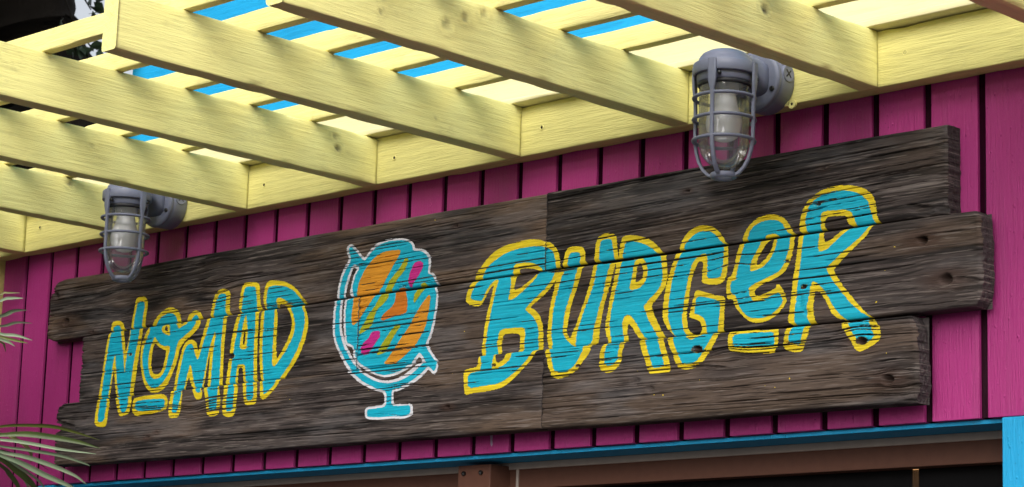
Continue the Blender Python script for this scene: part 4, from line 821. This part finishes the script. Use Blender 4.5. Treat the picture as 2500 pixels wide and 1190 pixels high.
def film(contours, layer, seed):
    Vs = []; n = 0
    for P in PLANKS:
        # contours in the plank's own (x, s) frame
        E = []
        for c in contours:
            lam = (c[:, 0] - P.x0) / (P.x1 - P.x0)
            zl = P.z0[0] + (P.z0[1] - P.z0[0]) * lam; zh = P.z1[0] + (P.z1[1] - P.z1[0]) * lam
            s = (c[:, 1] - zl) / (zh - zl)
            a = np.stack([c[:, 0], s], 1); b = np.roll(a, -1, 0)
            E.append(np.concatenate([a, b], 1))
        E = np.concatenate(E)
        if E[:, 0].max() < P.x0 or E[:, 0].min() > P.x1 or E[:, 1].max() < 0 or E[:, 1].min() > 1:
            continue
        sm = 0.5 * (P.s[1:] + P.s[:-1])
        ds = P.s[1] - P.s[0]
        for i, m in enumerate(sm):
            q = E[(E[:, 1] > m) != (E[:, 3] > m)]
            if len(q) < 2: continue
            k = (q[:, 2] - q[:, 0]) / (q[:, 3] - q[:, 1])
            x = q[:, 0] + (m - q[:, 1]) * k
            k = np.clip(k, -0.2, 0.2)
            x = x + (vn(x * 3 + seed, 0 * x + m * 95 + P.x0, 5) - 0.5) * 0.0022
            o = np.argsort(x); x = x[o]; k = k[o]
            for j in range(0, len(x) - 1, 2):
                xa, xb = max(x[j], P.x0 + 0.0005), min(x[j + 1], P.x1 - 0.0005)
                if xb - xa < 0.0004: continue
                nn = max(1, int(math.ceil((xb - xa) / 0.004)))
                u = np.linspace(0, 1, nn + 1)
                lo_ = (xa - k[j] * ds / 2) + ((xb - k[j + 1] * ds / 2) - (xa - k[j] * ds / 2)) * u
                hi_ = (xa + k[j] * ds / 2) + ((xb + k[j + 1] * ds / 2) - (xa + k[j] * ds / 2)) * u
                # depth of cracks under the film
                xm = 0.5 * (lo_[1:] + lo_[:-1])
                ti = np.clip((xm - P.XL[i]) / (P.XR[i] - P.XL[i]) * (P.nx - 1), 0, P.nx - 1.001)
                ii = ti.astype(int)
                dpt = np.maximum(np.maximum(P.D[ii, i], P.D[ii, i + 1]), P.D[ii + 1, i])
                keep = dpt < 0.0034
                if not keep.any(): continue
                def pt(xx, row):
                    t = np.clip((xx - P.XL[row]) / (P.XR[row] - P.XL[row]) * (P.nx - 1), 0, P.nx - 1.001)
                    a = t.astype(int); f = t - a
                    h = P.H[a, row] * (1 - f) + P.H[a + 1, row] * f
                    z = P.Z[a, row] * (1 - f) + P.Z[a + 1, row] * f
                    return np.stack([xx, P.yf - h - 0.00022 - 0.00030 * (layer + 1), z], -1)
                A = pt(lo_, i); B = pt(hi_, i + 1)
                qd = np.stack([A[:-1], A[1:], B[1:], B[:-1]], 1)[keep]
                Vs.append(qd.reshape(-1, 3))
    return np.concatenate(Vs)

def paint_obj(name, V, mat, parent, origin, label=None):
    c = Vector(V.mean(0)); c.y = V[:, 1].max()
    F = np.arange(len(V)).reshape(-1, 4)
    me = np_mesh(name, V - np.array(c), F)
    o = put(name, me, mat, parent, c - origin)
    if label: o['label'] = label
    return o, c

LET = {'N': ('painted_letter', 'letter_fill', 'painted turquoise letter N with yellow outline'), 'O': ('painted_letter', 'letter_fill', 'small painted letter O with a swash, turquoise and yellow'),
       'M': ('painted_letter', 'letter_fill', 'painted turquoise letter M with yellow outline'), 'A': ('painted_letter', 'letter_fill', 'painted turquoise letter A with yellow outline'),
       'D': ('painted_letter', 'letter_fill', 'painted turquoise letter D with yellow outline'), 'B': ('painted_letter', 'letter_fill', 'painted turquoise letter B crossing the plank joint'),
       'U': ('painted_letter', 'letter_fill', 'painted turquoise letter U with yellow outline'), 'R': ('painted_letter', 'letter_fill', 'painted turquoise letter R between U and G'),
       'G': ('painted_letter', 'letter_fill', 'painted turquoise letter G with yellow outline'), 'E': ('painted_letter', 'letter_fill', 'painted small letter e above a short bar'),
       'R2': ('painted_letter', 'letter_fill', 'tall painted final letter R with yellow outline'), 'bar1': ('painted_bar', 'bar_fill', 'short painted bar under the letter O'),
       'bar2': ('painted_bar', 'bar_fill', 'short painted bar under the letter e'), 'globe': ('painted_globe', 'globe_fill', 'painted turquoise globe on a stand with white outline')}
CN = {'o': 'orange painted patch on the globe', 'q': 'deep orange painted patch in the middle of the globe', 'l': 'lime painted stripe on the globe', 'm': 'magenta painted blob on the globe'}
cur = {}
for idx, (nm, layer, colr, cons) in enumerate(PAINT):
    cs = [rounded(np.array([[float(v) * 1e-4 for v in q.split(',')] for q in c.split()])) for c in cons]
    V = film(cs, layer, idx * 1.7)
    base, fill, lab = LET[nm]
    if layer == 0:
        cur[nm] = paint_obj(base, V, PC[colr], sign, SO, lab)
    else:
        par, c = cur[nm]
        paint_obj(fill if layer == 1 else 'globe_patch', V, PC[colr], par, c, CN.get(colr))
# yellow and blue splashes of paint
rng = np.random.RandomState(12)
specks = [(-1.60, 2.535), (-1.585, 2.528), (-1.66, 2.542), (-1.56, 2.515), (-1.64, 2.512), (-1.35, 2.53), (-1.12, 2.545), (-1.10, 2.625), (-.13, 2.675), (-.15, 2.64), (-.165, 2.59),
          (-.42, 2.61), (-.41, 2.595), (-.44, 2.62), (-.14, 2.505), (-.38, 2.47), (-.62, 2.472), (-.60, 2.47), (-.66, 2.515), (-.52, 2.49), (-2.30, 2.731), (-1.20, 2.85), (-.33, 2.478), (-.36, 2.466)]
cs = []
for x, z in specks:
    a = np.linspace(0, 2 * np.pi, 9)[:-1]
    r = rng.uniform(.0007, .0014) * (0.7 + 0.6 * rng.rand(8))
    cs.append(np.stack([x + r * np.cos(a), z + r * np.sin(a)], 1))
V = film(cs, 0, 3.3)
o, _ = paint_obj('paint_splashes', V, PC['y'], sign, SO)
o['kind'] = 'stuff'

# ================================================================== caged jar lights
def cage_light(X, phi0, label, lug=True):
    O = Vector((X, -LT - 0.0012, 2.982))
    root = tag(empty('caged_light', O), label, 'light', 'caged jar lights on the ledger')
    zc = O.z; AY = -0.123
    def z_(v): return v - zc
    box_ = put('junction_box', bm_mesh('junction_box', lathe([(0, 0), (0.0490, 0), (0.0505, -0.002), (0.0510, -0.028), (0.0510, -0.0355), (0.0490, -0.0370), (0, -0.0370)], 48, 'Y'), True), M_metal, root)
    # cover plate with a rim
    put('cover_plate', bm_mesh('cover_plate', lathe([(0, -0.0372), (0.0510, -0.0372), (0.0522, -0.0385), (0.0522, -0.0440), (0.0508, -0.0465), (0.0450, -0.0480), (0, -0.0490)], 48, 'Y'), True), M_metal, root)
    # arm: lofted from the cover plate to the cap
    bm = bmesh.new()
    secs = [(-0.047, 0.034, z_(2.950), z_(3.012)), (-0.058, 0.030, z_(2.968), z_(3.0135)), (-0.070, 0.0275, z_(2.980), z_(3.0145)), (-0.090, 0.0265, z_(2.986), z_(3.015)), (-0.108, 0.0265, z_(2.990), z_(3.0145)), (AY, 0.022, z_(2.993), z_(3.012))]
    rows = []
    for y, hw, zl, zh in secs:
        row = []
        for q in range(20):
            t = 2 * math.pi * q / 20
            ct, st = math.cos(t), math.sin(t)
            e = 0.55
            row.append(bm.verts.new((hw * math.copysign(abs(ct) ** e, ct), y, (zl + zh) / 2 + (zh - zl) / 2 * math.copysign(abs(st) ** e, st))))
        rows.append(row)
    for A, B in zip(rows, rows[1:]):
        for q in range(20): bm.faces.new((A[q], A[(q + 1) % 20], B[(q + 1) % 20], B[q]))
    bm.faces.new(rows[0]); bm.faces.new(rows[-1])
    put('arm', bm_mesh('arm', bm, True), M_metal, root)
    def ax(prof, seg=44): return lathe([(r, z_(z)) for r, z in prof], seg, 'Z', None, (0, AY, 0))
    put('cap', bm_mesh('cap', ax([(0, 3.0165), (0.016, 3.0160), (0.029, 3.0135), (0.0375, 3.0090), (0.0425, 3.0025), (0.0438, 2.9965), (0.0462, 2.9955), (0.0466, 2.9925), (0.0455, 2.986), (0.030, 2.984), (0, 2.984)]), True), M_metal, root)
    cage = put('cage_collar', bm_mesh('cage_collar', ax([(0.0465, 2.9915), (0.0515, 2.9920), (0.0525, 2.9905), (0.0525, 2.9740), (0.0515, 2.9725), (0.0490, 2.9725), (0.0480, 2.9745), (0.0465, 2.9915)]), True), M_metal, root)
    for h in (2.9345, 2.8985, 2.8625):
        path = [(0.0500 * math.cos(2 * math.pi * q / 40), AY + 0.0500 * math.sin(2 * math.pi * q / 40), z_(h)) for q in range(40)]
        put('cage_ring', bm_mesh('cage_ring', tube(path, 0.0030, 8, None, True, 1.25), True), M_metal, root)
    for q in range(4):
        a = R(phi0 + 90 * q)
        ca, sa = math.cos(a), math.sin(a)
        prof = [(0.0528, 2.9905, .0072), (0.0530, 2.972, .0072), (0.0528, 2.955, .0068), (0.0522, 2.947, .0052), (0.0515, 2.940, .0036), (0.0508, 2.92, .0032), (0.0506, 2.88, .0032), (0.0502, 2.862, .0032),
                (0.0478, 2.846, .0032), (0.0430, 2.830, .0032), (0.0360, 2.8175, .0032), (0.0270, 2.8085, .0033), (0.0180, 2.8045, .0034)]
        bm = bmesh.new(); rows = []
        for i, (r, z, hw) in enumerate(prof):
            r0, z0_ = prof[max(0, i - 1)][:2]; r1, z1_ = prof[min(len(prof) - 1, i + 1)][:2]
            t = Vector((r1 - r0, z1_ - z0_)).normalized()
            nrm = (-t.y, t.x)
            row = []
            for sx, sn in ((-1, 0.0024), (-0.55, 0.0034), (0.55, 0.0034), (1, 0.0024), (1, -0.0016), (-1, -0.0016)):
                rr = r + nrm[0] * sn; zz = z + nrm[1] * sn
                row.append(bm.verts.new((rr * ca - sx * hw * sa, AY + rr * sa + sx * hw * ca, z_(zz))))
            rows.append(row)
        for A, B in zip(rows, rows[1:]):
            for j in range(6): bm.faces.new((A[j], A[(j + 1) % 6], B[(j + 1) % 6], B[j]))
        bm.faces.new(rows[0]); bm.faces.new(rows[-1])
        rib = put('cage_rib', bm_mesh('cage_rib', bm), M_metal, root)
        if q in (0, 1):
            sc_ = put('screw', bm_mesh('screw', lathe([(0, 0.003), (0.003, 0.003), (0.0035, 0), (0.0035, -0.004)], 12, 'X'), True), M_screw, rib)
            t_ = R(phi0 + 90 * q + 13)
            sc_.location = (0.0535 * math.cos(t_), AY + 0.0535 * math.sin(t_), z_(2.966)); sc_.rotation_euler = (0, 0, t_)
    put('cage_hub', bm_mesh('cage_hub', ax([(0.0155, 2.8085), (0.0205, 2.8090), (0.0225, 2.8070), (0.0215, 2.8015), (0.0185, 2.7995), (0.0150, 2.8005), (0.0155, 2.8085)], 30), True), M_metal, root)
    put('jar_rim', bm_mesh('jar_rim', ax([(0.036, 2.985), (0.0455, 2.985), (0.0465, 2.972), (0.0455, 2.961), (0.0430, 2.959), (0.041, 2.962)]), True), M_metal, root)
    put('gasket', bm_mesh('gasket', ax([(0.0405, 2.9612), (0.0442, 2.9605), (0.0446, 2.9555), (0.0428, 2.9530), (0.0405, 2.9535)]), True), M_gasket, root)
    prof = [(0.0412, 2.960), (0.0418, 2.950), (0.0420, 2.90), (0.0418, 2.862)]
    for q in range(1, 13):
        a = math.pi / 2 * q / 12
        prof.append((0.0418 * math.cos(a), 2.862 - 0.0455 * math.sin(a)))
    inner = [(max(0, r - 0.0028), z + (0.0028 if r < 0.03 else 0.001)) for r, z in prof[::-1]]
    prof[-1] = (0, prof[-1][1]); inner[0] = (0, inner[0][1])
    put('glass_jar', bm_mesh('glass_jar', ax(prof, 40), True), M_glass, root)
    put('bulb_socket', bm_mesh('bulb_socket', ax([(0, 2.984), (0.0235, 2.984), (0.0235, 2.948), (0.0225, 2.944), (0.0195, 2.943), (0, 2.943)], 30), True), M_sock, root)
    bp = [(0.0190, 2.9435), (0.0200, 2.935), (0.0215, 2.925), (0.0250, 2.915), (0.0285, 2.906), (0.0303, 2.896), (0.0300, 2.886), (0.0275, 2.877), (0.0225, 2.8695), (0.0150, 2.8645), (0.0070, 2.8625), (0, 2.862)]
    put('bulb', bm_mesh('bulb', ax(bp, 34), True), M_bulb, root)
    for sx in (-1, 1):
        put('screw', bm_mesh('screw', lathe([(0, -0.0024), (0.0022, -0.0022), (0.0030, -0.0030), (0.0044, -0.0026), (0.0048, 0)], 16, 'Y'), True), M_screw, root, (sx * 0.0400, -0.0478, -0.020))
    # threaded side plug with a crossed slot
    plug = put('side_plug', bm_mesh('side_plug', lathe([(0.0150, -0.006), (0.0150, 0.0015), (0.0138, 0.0028), (0.0118, 0.0020), (0, 0.0020)], 26, 'X'), True), M_metal, root, (0.0498, -0.0185, 0.010))
    for rt_ in (45, -45):
        s_ = put('slot', bm_mesh('slot', box_bm(-0.0006, 0.0006, -0.0085, 0.0085, -0.0011, 0.0011)), M_gasket, plug, (0.0021, 0, 0))
        s_.rotation_euler = (R(rt_), 0, 0)
    if lug:
        bm = lathe([(0.0026, 0.0), (0.0078, 0.0), (0.0078, -0.0045), (0.0026, -0.0045), (0.0026, 0.0)], 18, 'Y')
        box_bm(-0.016, -0.004, -0.0045, -0.0002, -0.002, 0.0065, 0.001, 2, bm)
        put('mounting_lug', bm_mesh('mounting_lug', bm), M_ledger, root, (0.047, 0.0005, -0.0385))
        put('screw', bm_mesh('screw', lathe([(0, -0.0035), (0.0026, -0.0030), (0.0026, 0)], 12, 'Y')), M_screw, root, (0.047, 0.0, -0.0385))
    return root
cage_light(-0.3890, -73.3, 'grey caged jar light over the word BURGER, its mounting lug smeared yellow', True)
cage_light(-2.0330, -86.0, 'grey caged jar light over the first letters of NOMAD, half behind a rafter', False)

# ================================================================== fan palm at the left
def leaf_mat(name, col, col2, rough=0.45):
    b = NB(name, rough, 0.4)
    n = b.noise(b.coord((14, 14, 14), True), 1, 4)
    f = b.noise(b.coord((260, 260, 260), True), 1, 2)
    c = b.mix(b.ramp(n, 0.3, 0.7), col, col2)
    b.b.inputs['Subsurface Weight'].default_value = 0.0
    return b.out(c, b.bump(f, 0.25, 0.0008))
ML = {'g': leaf_mat('palm_olive', (0.085, 0.115, 0.022), (0.12, 0.14, 0.03)), 'd': leaf_mat('palm_dark_green', (0.030, 0.055, 0.012), (0.06, 0.085, 0.02)),
      'p': leaf_mat('palm_pale_green', (0.14, 0.20, 0.12), (0.22, 0.28, 0.18)), 't': leaf_mat('palm_dry_tan', (0.20, 0.16, 0.07), (0.13, 0.15, 0.05))}
M_stem = leaf_mat('palm_stem', (0.07, 0.09, 0.03), (0.11, 0.10, 0.05), 0.6)
def bark(name, a, b_, sc=9):
    b = NB(name, 0.9, 0.2)
    n = b.noise(b.coord((sc, sc, sc * .35)), 1, 6, 0.65)
    return b.out(b.mix(b.ramp(n, 0.3, 0.7), a, b_), b.bump(n, 0.8, 0.02))
M_ptrunk = bark('palm_trunk_fibre', (0.05, 0.036, 0.022), (0.11, 0.08, 0.05), 20)

def crv(pts, n):
    """Catmull-Rom through pts"""
    P = [Vector(p) for p in pts]
    P = [P[0] * 2 - P[1]] + P + [P[-1] * 2 - P[-2]]
    out = []
    segs = len(P) - 3
    for k in range(n + 1):
        u = k / n * segs; i = min(int(u), segs - 1); t = u - i
        a, b, c, d = P[i:i + 4]
        out.append(0.5 * ((2 * b) + (-a + c) * t + (2 * a - 5 * b + 4 * c - d) * t * t + (-a + 3 * b - 3 * c + d) * t ** 3))
    return out

# leaf blades: centre line in mm, width in mm, tint
FROND_LOW = [
    ([(-1966, -580, 2421), (-1918, -511, 2446), (-1873, -456, 2451), (-1848, -426, 2449), (-1823, -394, 2440), (-1797, -360, 2428)], 11.5, 'g'),
    ([(-1966, -580, 2421), (-1914, -513, 2429), (-1885, -476, 2433), (-1855, -439, 2430), (-1819, -395, 2422), (-1792, -360, 2411)], 13.1, 'd'),
    ([(-1966, -580, 2421), (-1916, -510, 2420), (-1888, -472, 2417), (-1846, -414, 2407), (-1805, -360, 2401)], 7.4, 'p'),
    ([(-1966, -580, 2421), (-1919, -507, 2408), (-1888, -461, 2403), (-1852, -409, 2395), (-1828, -371, 2383), (-1823, -360, 2378)], 9.0, 'p'),
    ([(-1966, -580, 2421), (-1919, -506, 2397), (-1892, -467, 2390), (-1866, -427, 2377), (-1840, -385, 2359), (-1830, -360, 2342)], 11.5, 'p'),
    ([(-1966, -580, 2421), (-1923, -503, 2391), (-1902, -469, 2378), (-1879, -426, 2357), (-1855, -383, 2338), (-1844, -360, 2324)], 14.8, 'p'),
    ([(-1966, -580, 2421), (-1959, -480, 2395), (-1962, -448, 2379), (-1974, -409, 2355), (-2003, -367, 2322)], 13.4, 'p'),
    ([(-1966, -580, 2421), (-1956, -481, 2388), (-1957, -436, 2366), (-1962, -396, 2343), (-1983, -360, 2314)], 16.7, 'd'),
    ([(-1966, -580, 2421), (-1947, -488, 2393), (-1942, -446, 2374), (-1938, -399, 2350), (-1949, -360, 2321)], 12.5, 'p'),
    ([(-1966, -580, 2421), (-1955, -484, 2405), (-1949, -444, 2398), (-1943, -403, 2388), (-1945, -372, 2373)], 10.0, 'd'),
    ([(-1966, -580, 2421), (-1954, -487, 2436), (-1949, -451, 2428), (-1950, -424, 2416), (-1962, -405, 2402), (-1987, -389, 2389)], 9.2, 't'),
    ([(-1966, -580, 2421), (-1970, -471, 2377), (-1977, -441, 2360), (-1991, -411, 2339), (-2025, -376, 2310)], 15.1, 'd'),
    ([(-1966, -580, 2421), (-1976, -525, 2393), (-2005, -464, 2351), (-2051, -411, 2308), (-2108, -360, 2264)], 16.8, 'd'),
    ([(-1966, -580, 2421), (-2030, -527, 2379), (-2102, -467, 2330), (-2185, -399, 2272)], 17.1, 'g'),
]
FROND_HIGH = [
    ([(-2008, -560, 2652), (-1989, -488, 2717), (-1980, -475, 2723), (-1965, -458, 2724)], 4.2, 't'),
    ([(-2008, -560, 2652), (-1980, -492, 2704), (-1966, -474, 2711), (-1952, -457, 2712)], 6.7, 'p'),
    ([(-2008, -560, 2652), (-1963, -501, 2670), (-1949, -478, 2683), (-1932, -457, 2686)], 10.9, 'p'),
    ([(-2008, -560, 2652), (-1960, -501, 2650), (-1941, -476, 2659), (-1921, -452, 2659)], 7.5, 'p'),
    ([(-2008, -560, 2652), (-1960, -500, 2635), (-1940, -475, 2633), (-1920, -450, 2625)], 6.7, 'p'),
    ([(-2008, -560, 2652), (-1962, -498, 2630), (-1941, -473, 2623), (-1927, -455, 2619)], 5.8, 'g'),
    ([(-2008, -560, 2652), (-1963, -497, 2625), (-1953, -484, 2620), (-1946, -472, 2612)], 6.7, 'p'),
    ([(-2008, -560, 2652), (-1964, -496, 2620), (-1963, -486, 2612), (-1970, -477, 2602)], 5.0, 'd'),
    ([(-2008, -560, 2652), (-2041, -512, 2720), (-2049, -481, 2759), (-2062, -460, 2789)], 10.2, 'g'),
    ([(-2008, -560, 2652), (-2028, -520, 2609), (-2045, -487, 2573), (-2082, -449, 2530)], 10.2, 'd'),
]
palm = tag(empty('fan_palm', (-2.95, -0.62, 0.0)), 'fan palm with pale drooping leaf blades beside the sign end', 'palm')
PMO = Vector((-2.95, -0.62, 0))
tp = [(0, 0, 0), (0.02, 0.01, 0.5), (0.0, -0.01, 1.1), (-0.01, 0.0, 1.7), (0.0, 0.0, 2.05)]
put('trunk', bm_mesh('trunk', tube(crv(tp, 24), [0.085 - 0.0008 * k + 0.006 * (k % 2) for k in range(25)], 16), True), M_ptrunk, palm)
def frond(data, seed):
    rnd = random.Random(seed)
    hub = Vector(data[0][0][0]) / 1000
    base = PMO + Vector((0, 0, 2.0))
    path = crv([base, base * 0.65 + hub * 0.35 + Vector((0, 0, 0.10)), base * .25 + hub * .75 + Vector((0, 0, 0.06)), hub], 18)
    st = put('leaf_stalk', bm_mesh('leaf_stalk', tube([q - hub for q in path], [0.011 - 0.0003 * k for k in range(19)], 8), True), M_stem, palm, hub - PMO)
    for pts, wmm, cl in data:
        P = crv([Vector(q) / 1000 - hub for q in pts], 22)
        w_ = wmm / 1000 / 2 * (0.82 if wmm < 40 else 1)
        tilt = rnd.uniform(-0.5, 0.5)
        V = []
        for i, q in enumerate(P):
            t = (P[min(i + 1, 22)] - P[max(i - 1, 0)]).normalized()
            view = Vector((0.45, -0.75, -0.45)).normalized()
            sd_ = t.cross(view).normalized()
            nn = sd_.cross(t).normalized()
            sd_ = (sd_ * math.cos(tilt) + nn * math.sin(tilt)).normalized()
            nn = sd_.cross(t).normalized()
            u = i / 22
            ww = w_ * (0.30 + 0.70 * min(1, u * 2.2)) * (1 - max(0, (u - 0.55) / 0.45) ** 1.7) + 0.0004
            V += [q + sd_ * ww, q + sd_ * ww * 0.5 - nn * ww * 0.16, q - nn * ww * 0.32, q - sd_ * ww * 0.5 - nn * ww * 0.16, q - sd_ * ww]
        me = np_mesh('leaf_blade', np.array([tuple(v) for v in V]), grid_faces(23, 5), True)
        put('leaf_blade', me, ML[cl], st)
frond(FROND_LOW, 1)
frond(FROND_HIGH, 2)
# unseen fronds; blades widened to near-solid fans that shade the left wall
def rel_frond(az, el, seed):
    rnd = random.Random(seed)
    hub = PMO + Vector((0.75 * math.cos(az) * math.cos(el), 0.75 * math.sin(az) * math.cos(el), 2.05 + 0.75 * math.sin(el)))
    d = []
    for k in range(24):
        b = az + R(-105 + 9 * k)
        L = rnd.uniform(.50, .66)
        pts = [hub, hub + Vector((math.cos(b) * L * .5, math.sin(b) * L * .5, 0.06)), hub + Vector((math.cos(b) * L, math.sin(b) * L, -0.05 - rnd.uniform(0, .1)))]
        d.append(([tuple(int(v * 1000) for v in q) for q in pts], 74.0, rnd.choice('gdp')))
    frond(d, seed)
rel_frond(R(175), 0.5, 5); rel_frond(R(235), 0.35, 6); rel_frond(R(205), 0.9, 7)
for k_, (a_, e_) in enumerate([(250, .15), (268, .55), (284, .25), (262, .95), (292, .8), (278, -.1), (225, .7), (305, .35), (312, 1.0), (325, .7), (318, .1), (298, 1.15), (275, 1.25), (335, 1.05)]):  # more unseen fronds, added to darken the wall's left side
    rel_frond(R(a_), e_, 11 + k_)

# ================================================================== tree behind the building corner
M_bark = bark('dark_bark', (0.010, 0.008, 0.006), (0.02, 0.016, 0.012), 5)
M_leaf = leaf_mat('tree_leaf', (0.020, 0.045, 0.022), (0.05, 0.085, 0.04), 0.5)
TO = Vector((-4.90, 2.35, 0))
tree = tag(empty('tree', TO), 'dark leafy tree with a leaning trunk behind the building corner', 'tree')
def at9(x, y, d): return Vector((x, y, d))
tr = [(-4.90, 2.35, 0), (-4.98, 2.25, 1.6), (-5.10, 2.05, 2.9), (-5.235, 1.82, 3.82), (-5.285, 1.80, 4.10), (-5.315, 1.70, 4.36), (-5.36, 1.66, 4.60), (-5.55, 1.55, 5.4), (-5.9, 1.4, 6.3)]
put('trunk', bm_mesh('trunk', tube([q - TO for q in crv(tr, 44)], [0.26 - 0.0025 * k + 0.010 * math.sin(k * 1.9) for k in range(45)], 18), True), M_bark, tree)
rnd = random.Random(8)
for k in range(9):
    a = crv(tr, 44)[34 + k if 34 + k < 45 else 44]
    az = k * 2.4; L = rnd.uniform(1.2, 2.4)
    b = a + Vector((math.cos(az) * L * .5, math.sin(az) * L * .5, 0.45 * L * .6))
    c = a + Vector((math.cos(az) * L, math.sin(az) * L, rnd.uniform(.4, 1.0)))
    put('limb', bm_mesh('limb', tube([q - TO for q in crv([a, b, c], 10)], [0.09 - 0.0075 * i for i in range(11)], 8), True), M_bark, tree)
def leaf_cloud(points, size, seed):
    r = np.random.RandomState(seed)
    pts = np.asarray(points, float); n = len(pts)
    d = r.normal(size=(n, 3)); d /= np.linalg.norm(d, axis=1)[:, None]
    e = np.cross(d, r.normal(size=(n, 3))); e /= np.linalg.norm(e, axis=1)[:, None]
    f = np.cross(d, e)
    s = size * r.uniform(.7, 1.3, n)[:, None]
    q = [pts - d * s * .5, pts - d * s * .12 + e * s * .30 + f * s * .05, pts + d * s * .5, pts - d * s * .12 - e * s * .30 + f * s * .05]
    return np.stack(q, 1).reshape(-1, 3), np.arange(4 * n).reshape(-1, 4)
r = np.random.RandomState(4)
cl = []
for k in range(95):
    az = r.uniform(0, 2 * np.pi); ra = 3.3 * math.sqrt(r.rand())
    c = np.array([-5.3 + ra * math.cos(az) * 1.15, 0.9 + ra * math.sin(az), 5.75 + r.uniform(-.55, 1.6)])
    cl.append(c + r.normal(size=(150, 3)) * np.array([.42, .42, .26]))
for k in range(280):  # unseen leaf mass added at front-left to shade that end of the wall
    u = r.normal(size=3); u = u / np.linalg.norm(u) * r.rand() ** (1 / 3)
    c = np.array([-4.6, -2.4, 4.4]) + u * np.array([2.0, 3.2, 2.9])
    cl.append(c + r.normal(size=(150, 3)) * np.array([.40, .40, .28]))
cl = np.concatenate(cl)
side = cl[:, 1] < -0.644 * (cl[:, 0] + 2.74) - 0.35
cl = cl[((cl[:, 2] > 4.95) | side) & ((cl[:, 1] < 1.9) | (cl[:, 2] > 7)) & ((cl[:, 0] < -3.1) | (cl[:, 2] > 4.4))]
# the few sprays that hang lower, in front of the bright sky
HANG = [(-4.916, 1.69, 4.39, 3, 0.025), (-4.899, 1.717, 4.384, 4, 0.03), (-4.962, 1.646, 4.344, 2, 0.015), (-5.008, 1.639, 4.221, 5, 0.035), (-4.976, 1.678, 4.24, 5, 0.03), (-4.957, 1.7, 4.249, 4, 0.03), (-4.939, 1.729, 4.245, 3, 0.02), (-4.966, 1.7, 4.223, 3, 0.02), (-4.92, 1.669, 4.418, 3, 0.03)]
hang = []
for cx, cy, cz, n, sg in HANG:
    hang.append(np.array([cx, cy, cz]) + r.normal(size=(n, 3)) * sg)
hang = np.concatenate(hang)
V, F = leaf_cloud(cl, 0.135, 3)
V2, F2 = leaf_cloud(hang, 0.062, 6)
me = np_mesh('crown_and_shade_mass', np.concatenate([V, V2]) - np.array(TO), np.concatenate([F, F2 + len(V)]))
o = put('crown_and_shade_mass', me, M_leaf, tree); o['kind'] = 'stuff'
for cx, cy, cz, n, sg in HANG[::2]:
    b = Vector((cx, cy, cz)); a = Vector((-5.28, 1.74, cz + 0.22))
    put('twig', bm_mesh('twig', tube([q - TO for q in crv([a, a * .5 + b * .5 + Vector((0, 0, .05)), b], 8)], [0.008 - 0.0007 * i for i in range(9)], 5), True), M_bark, tree)
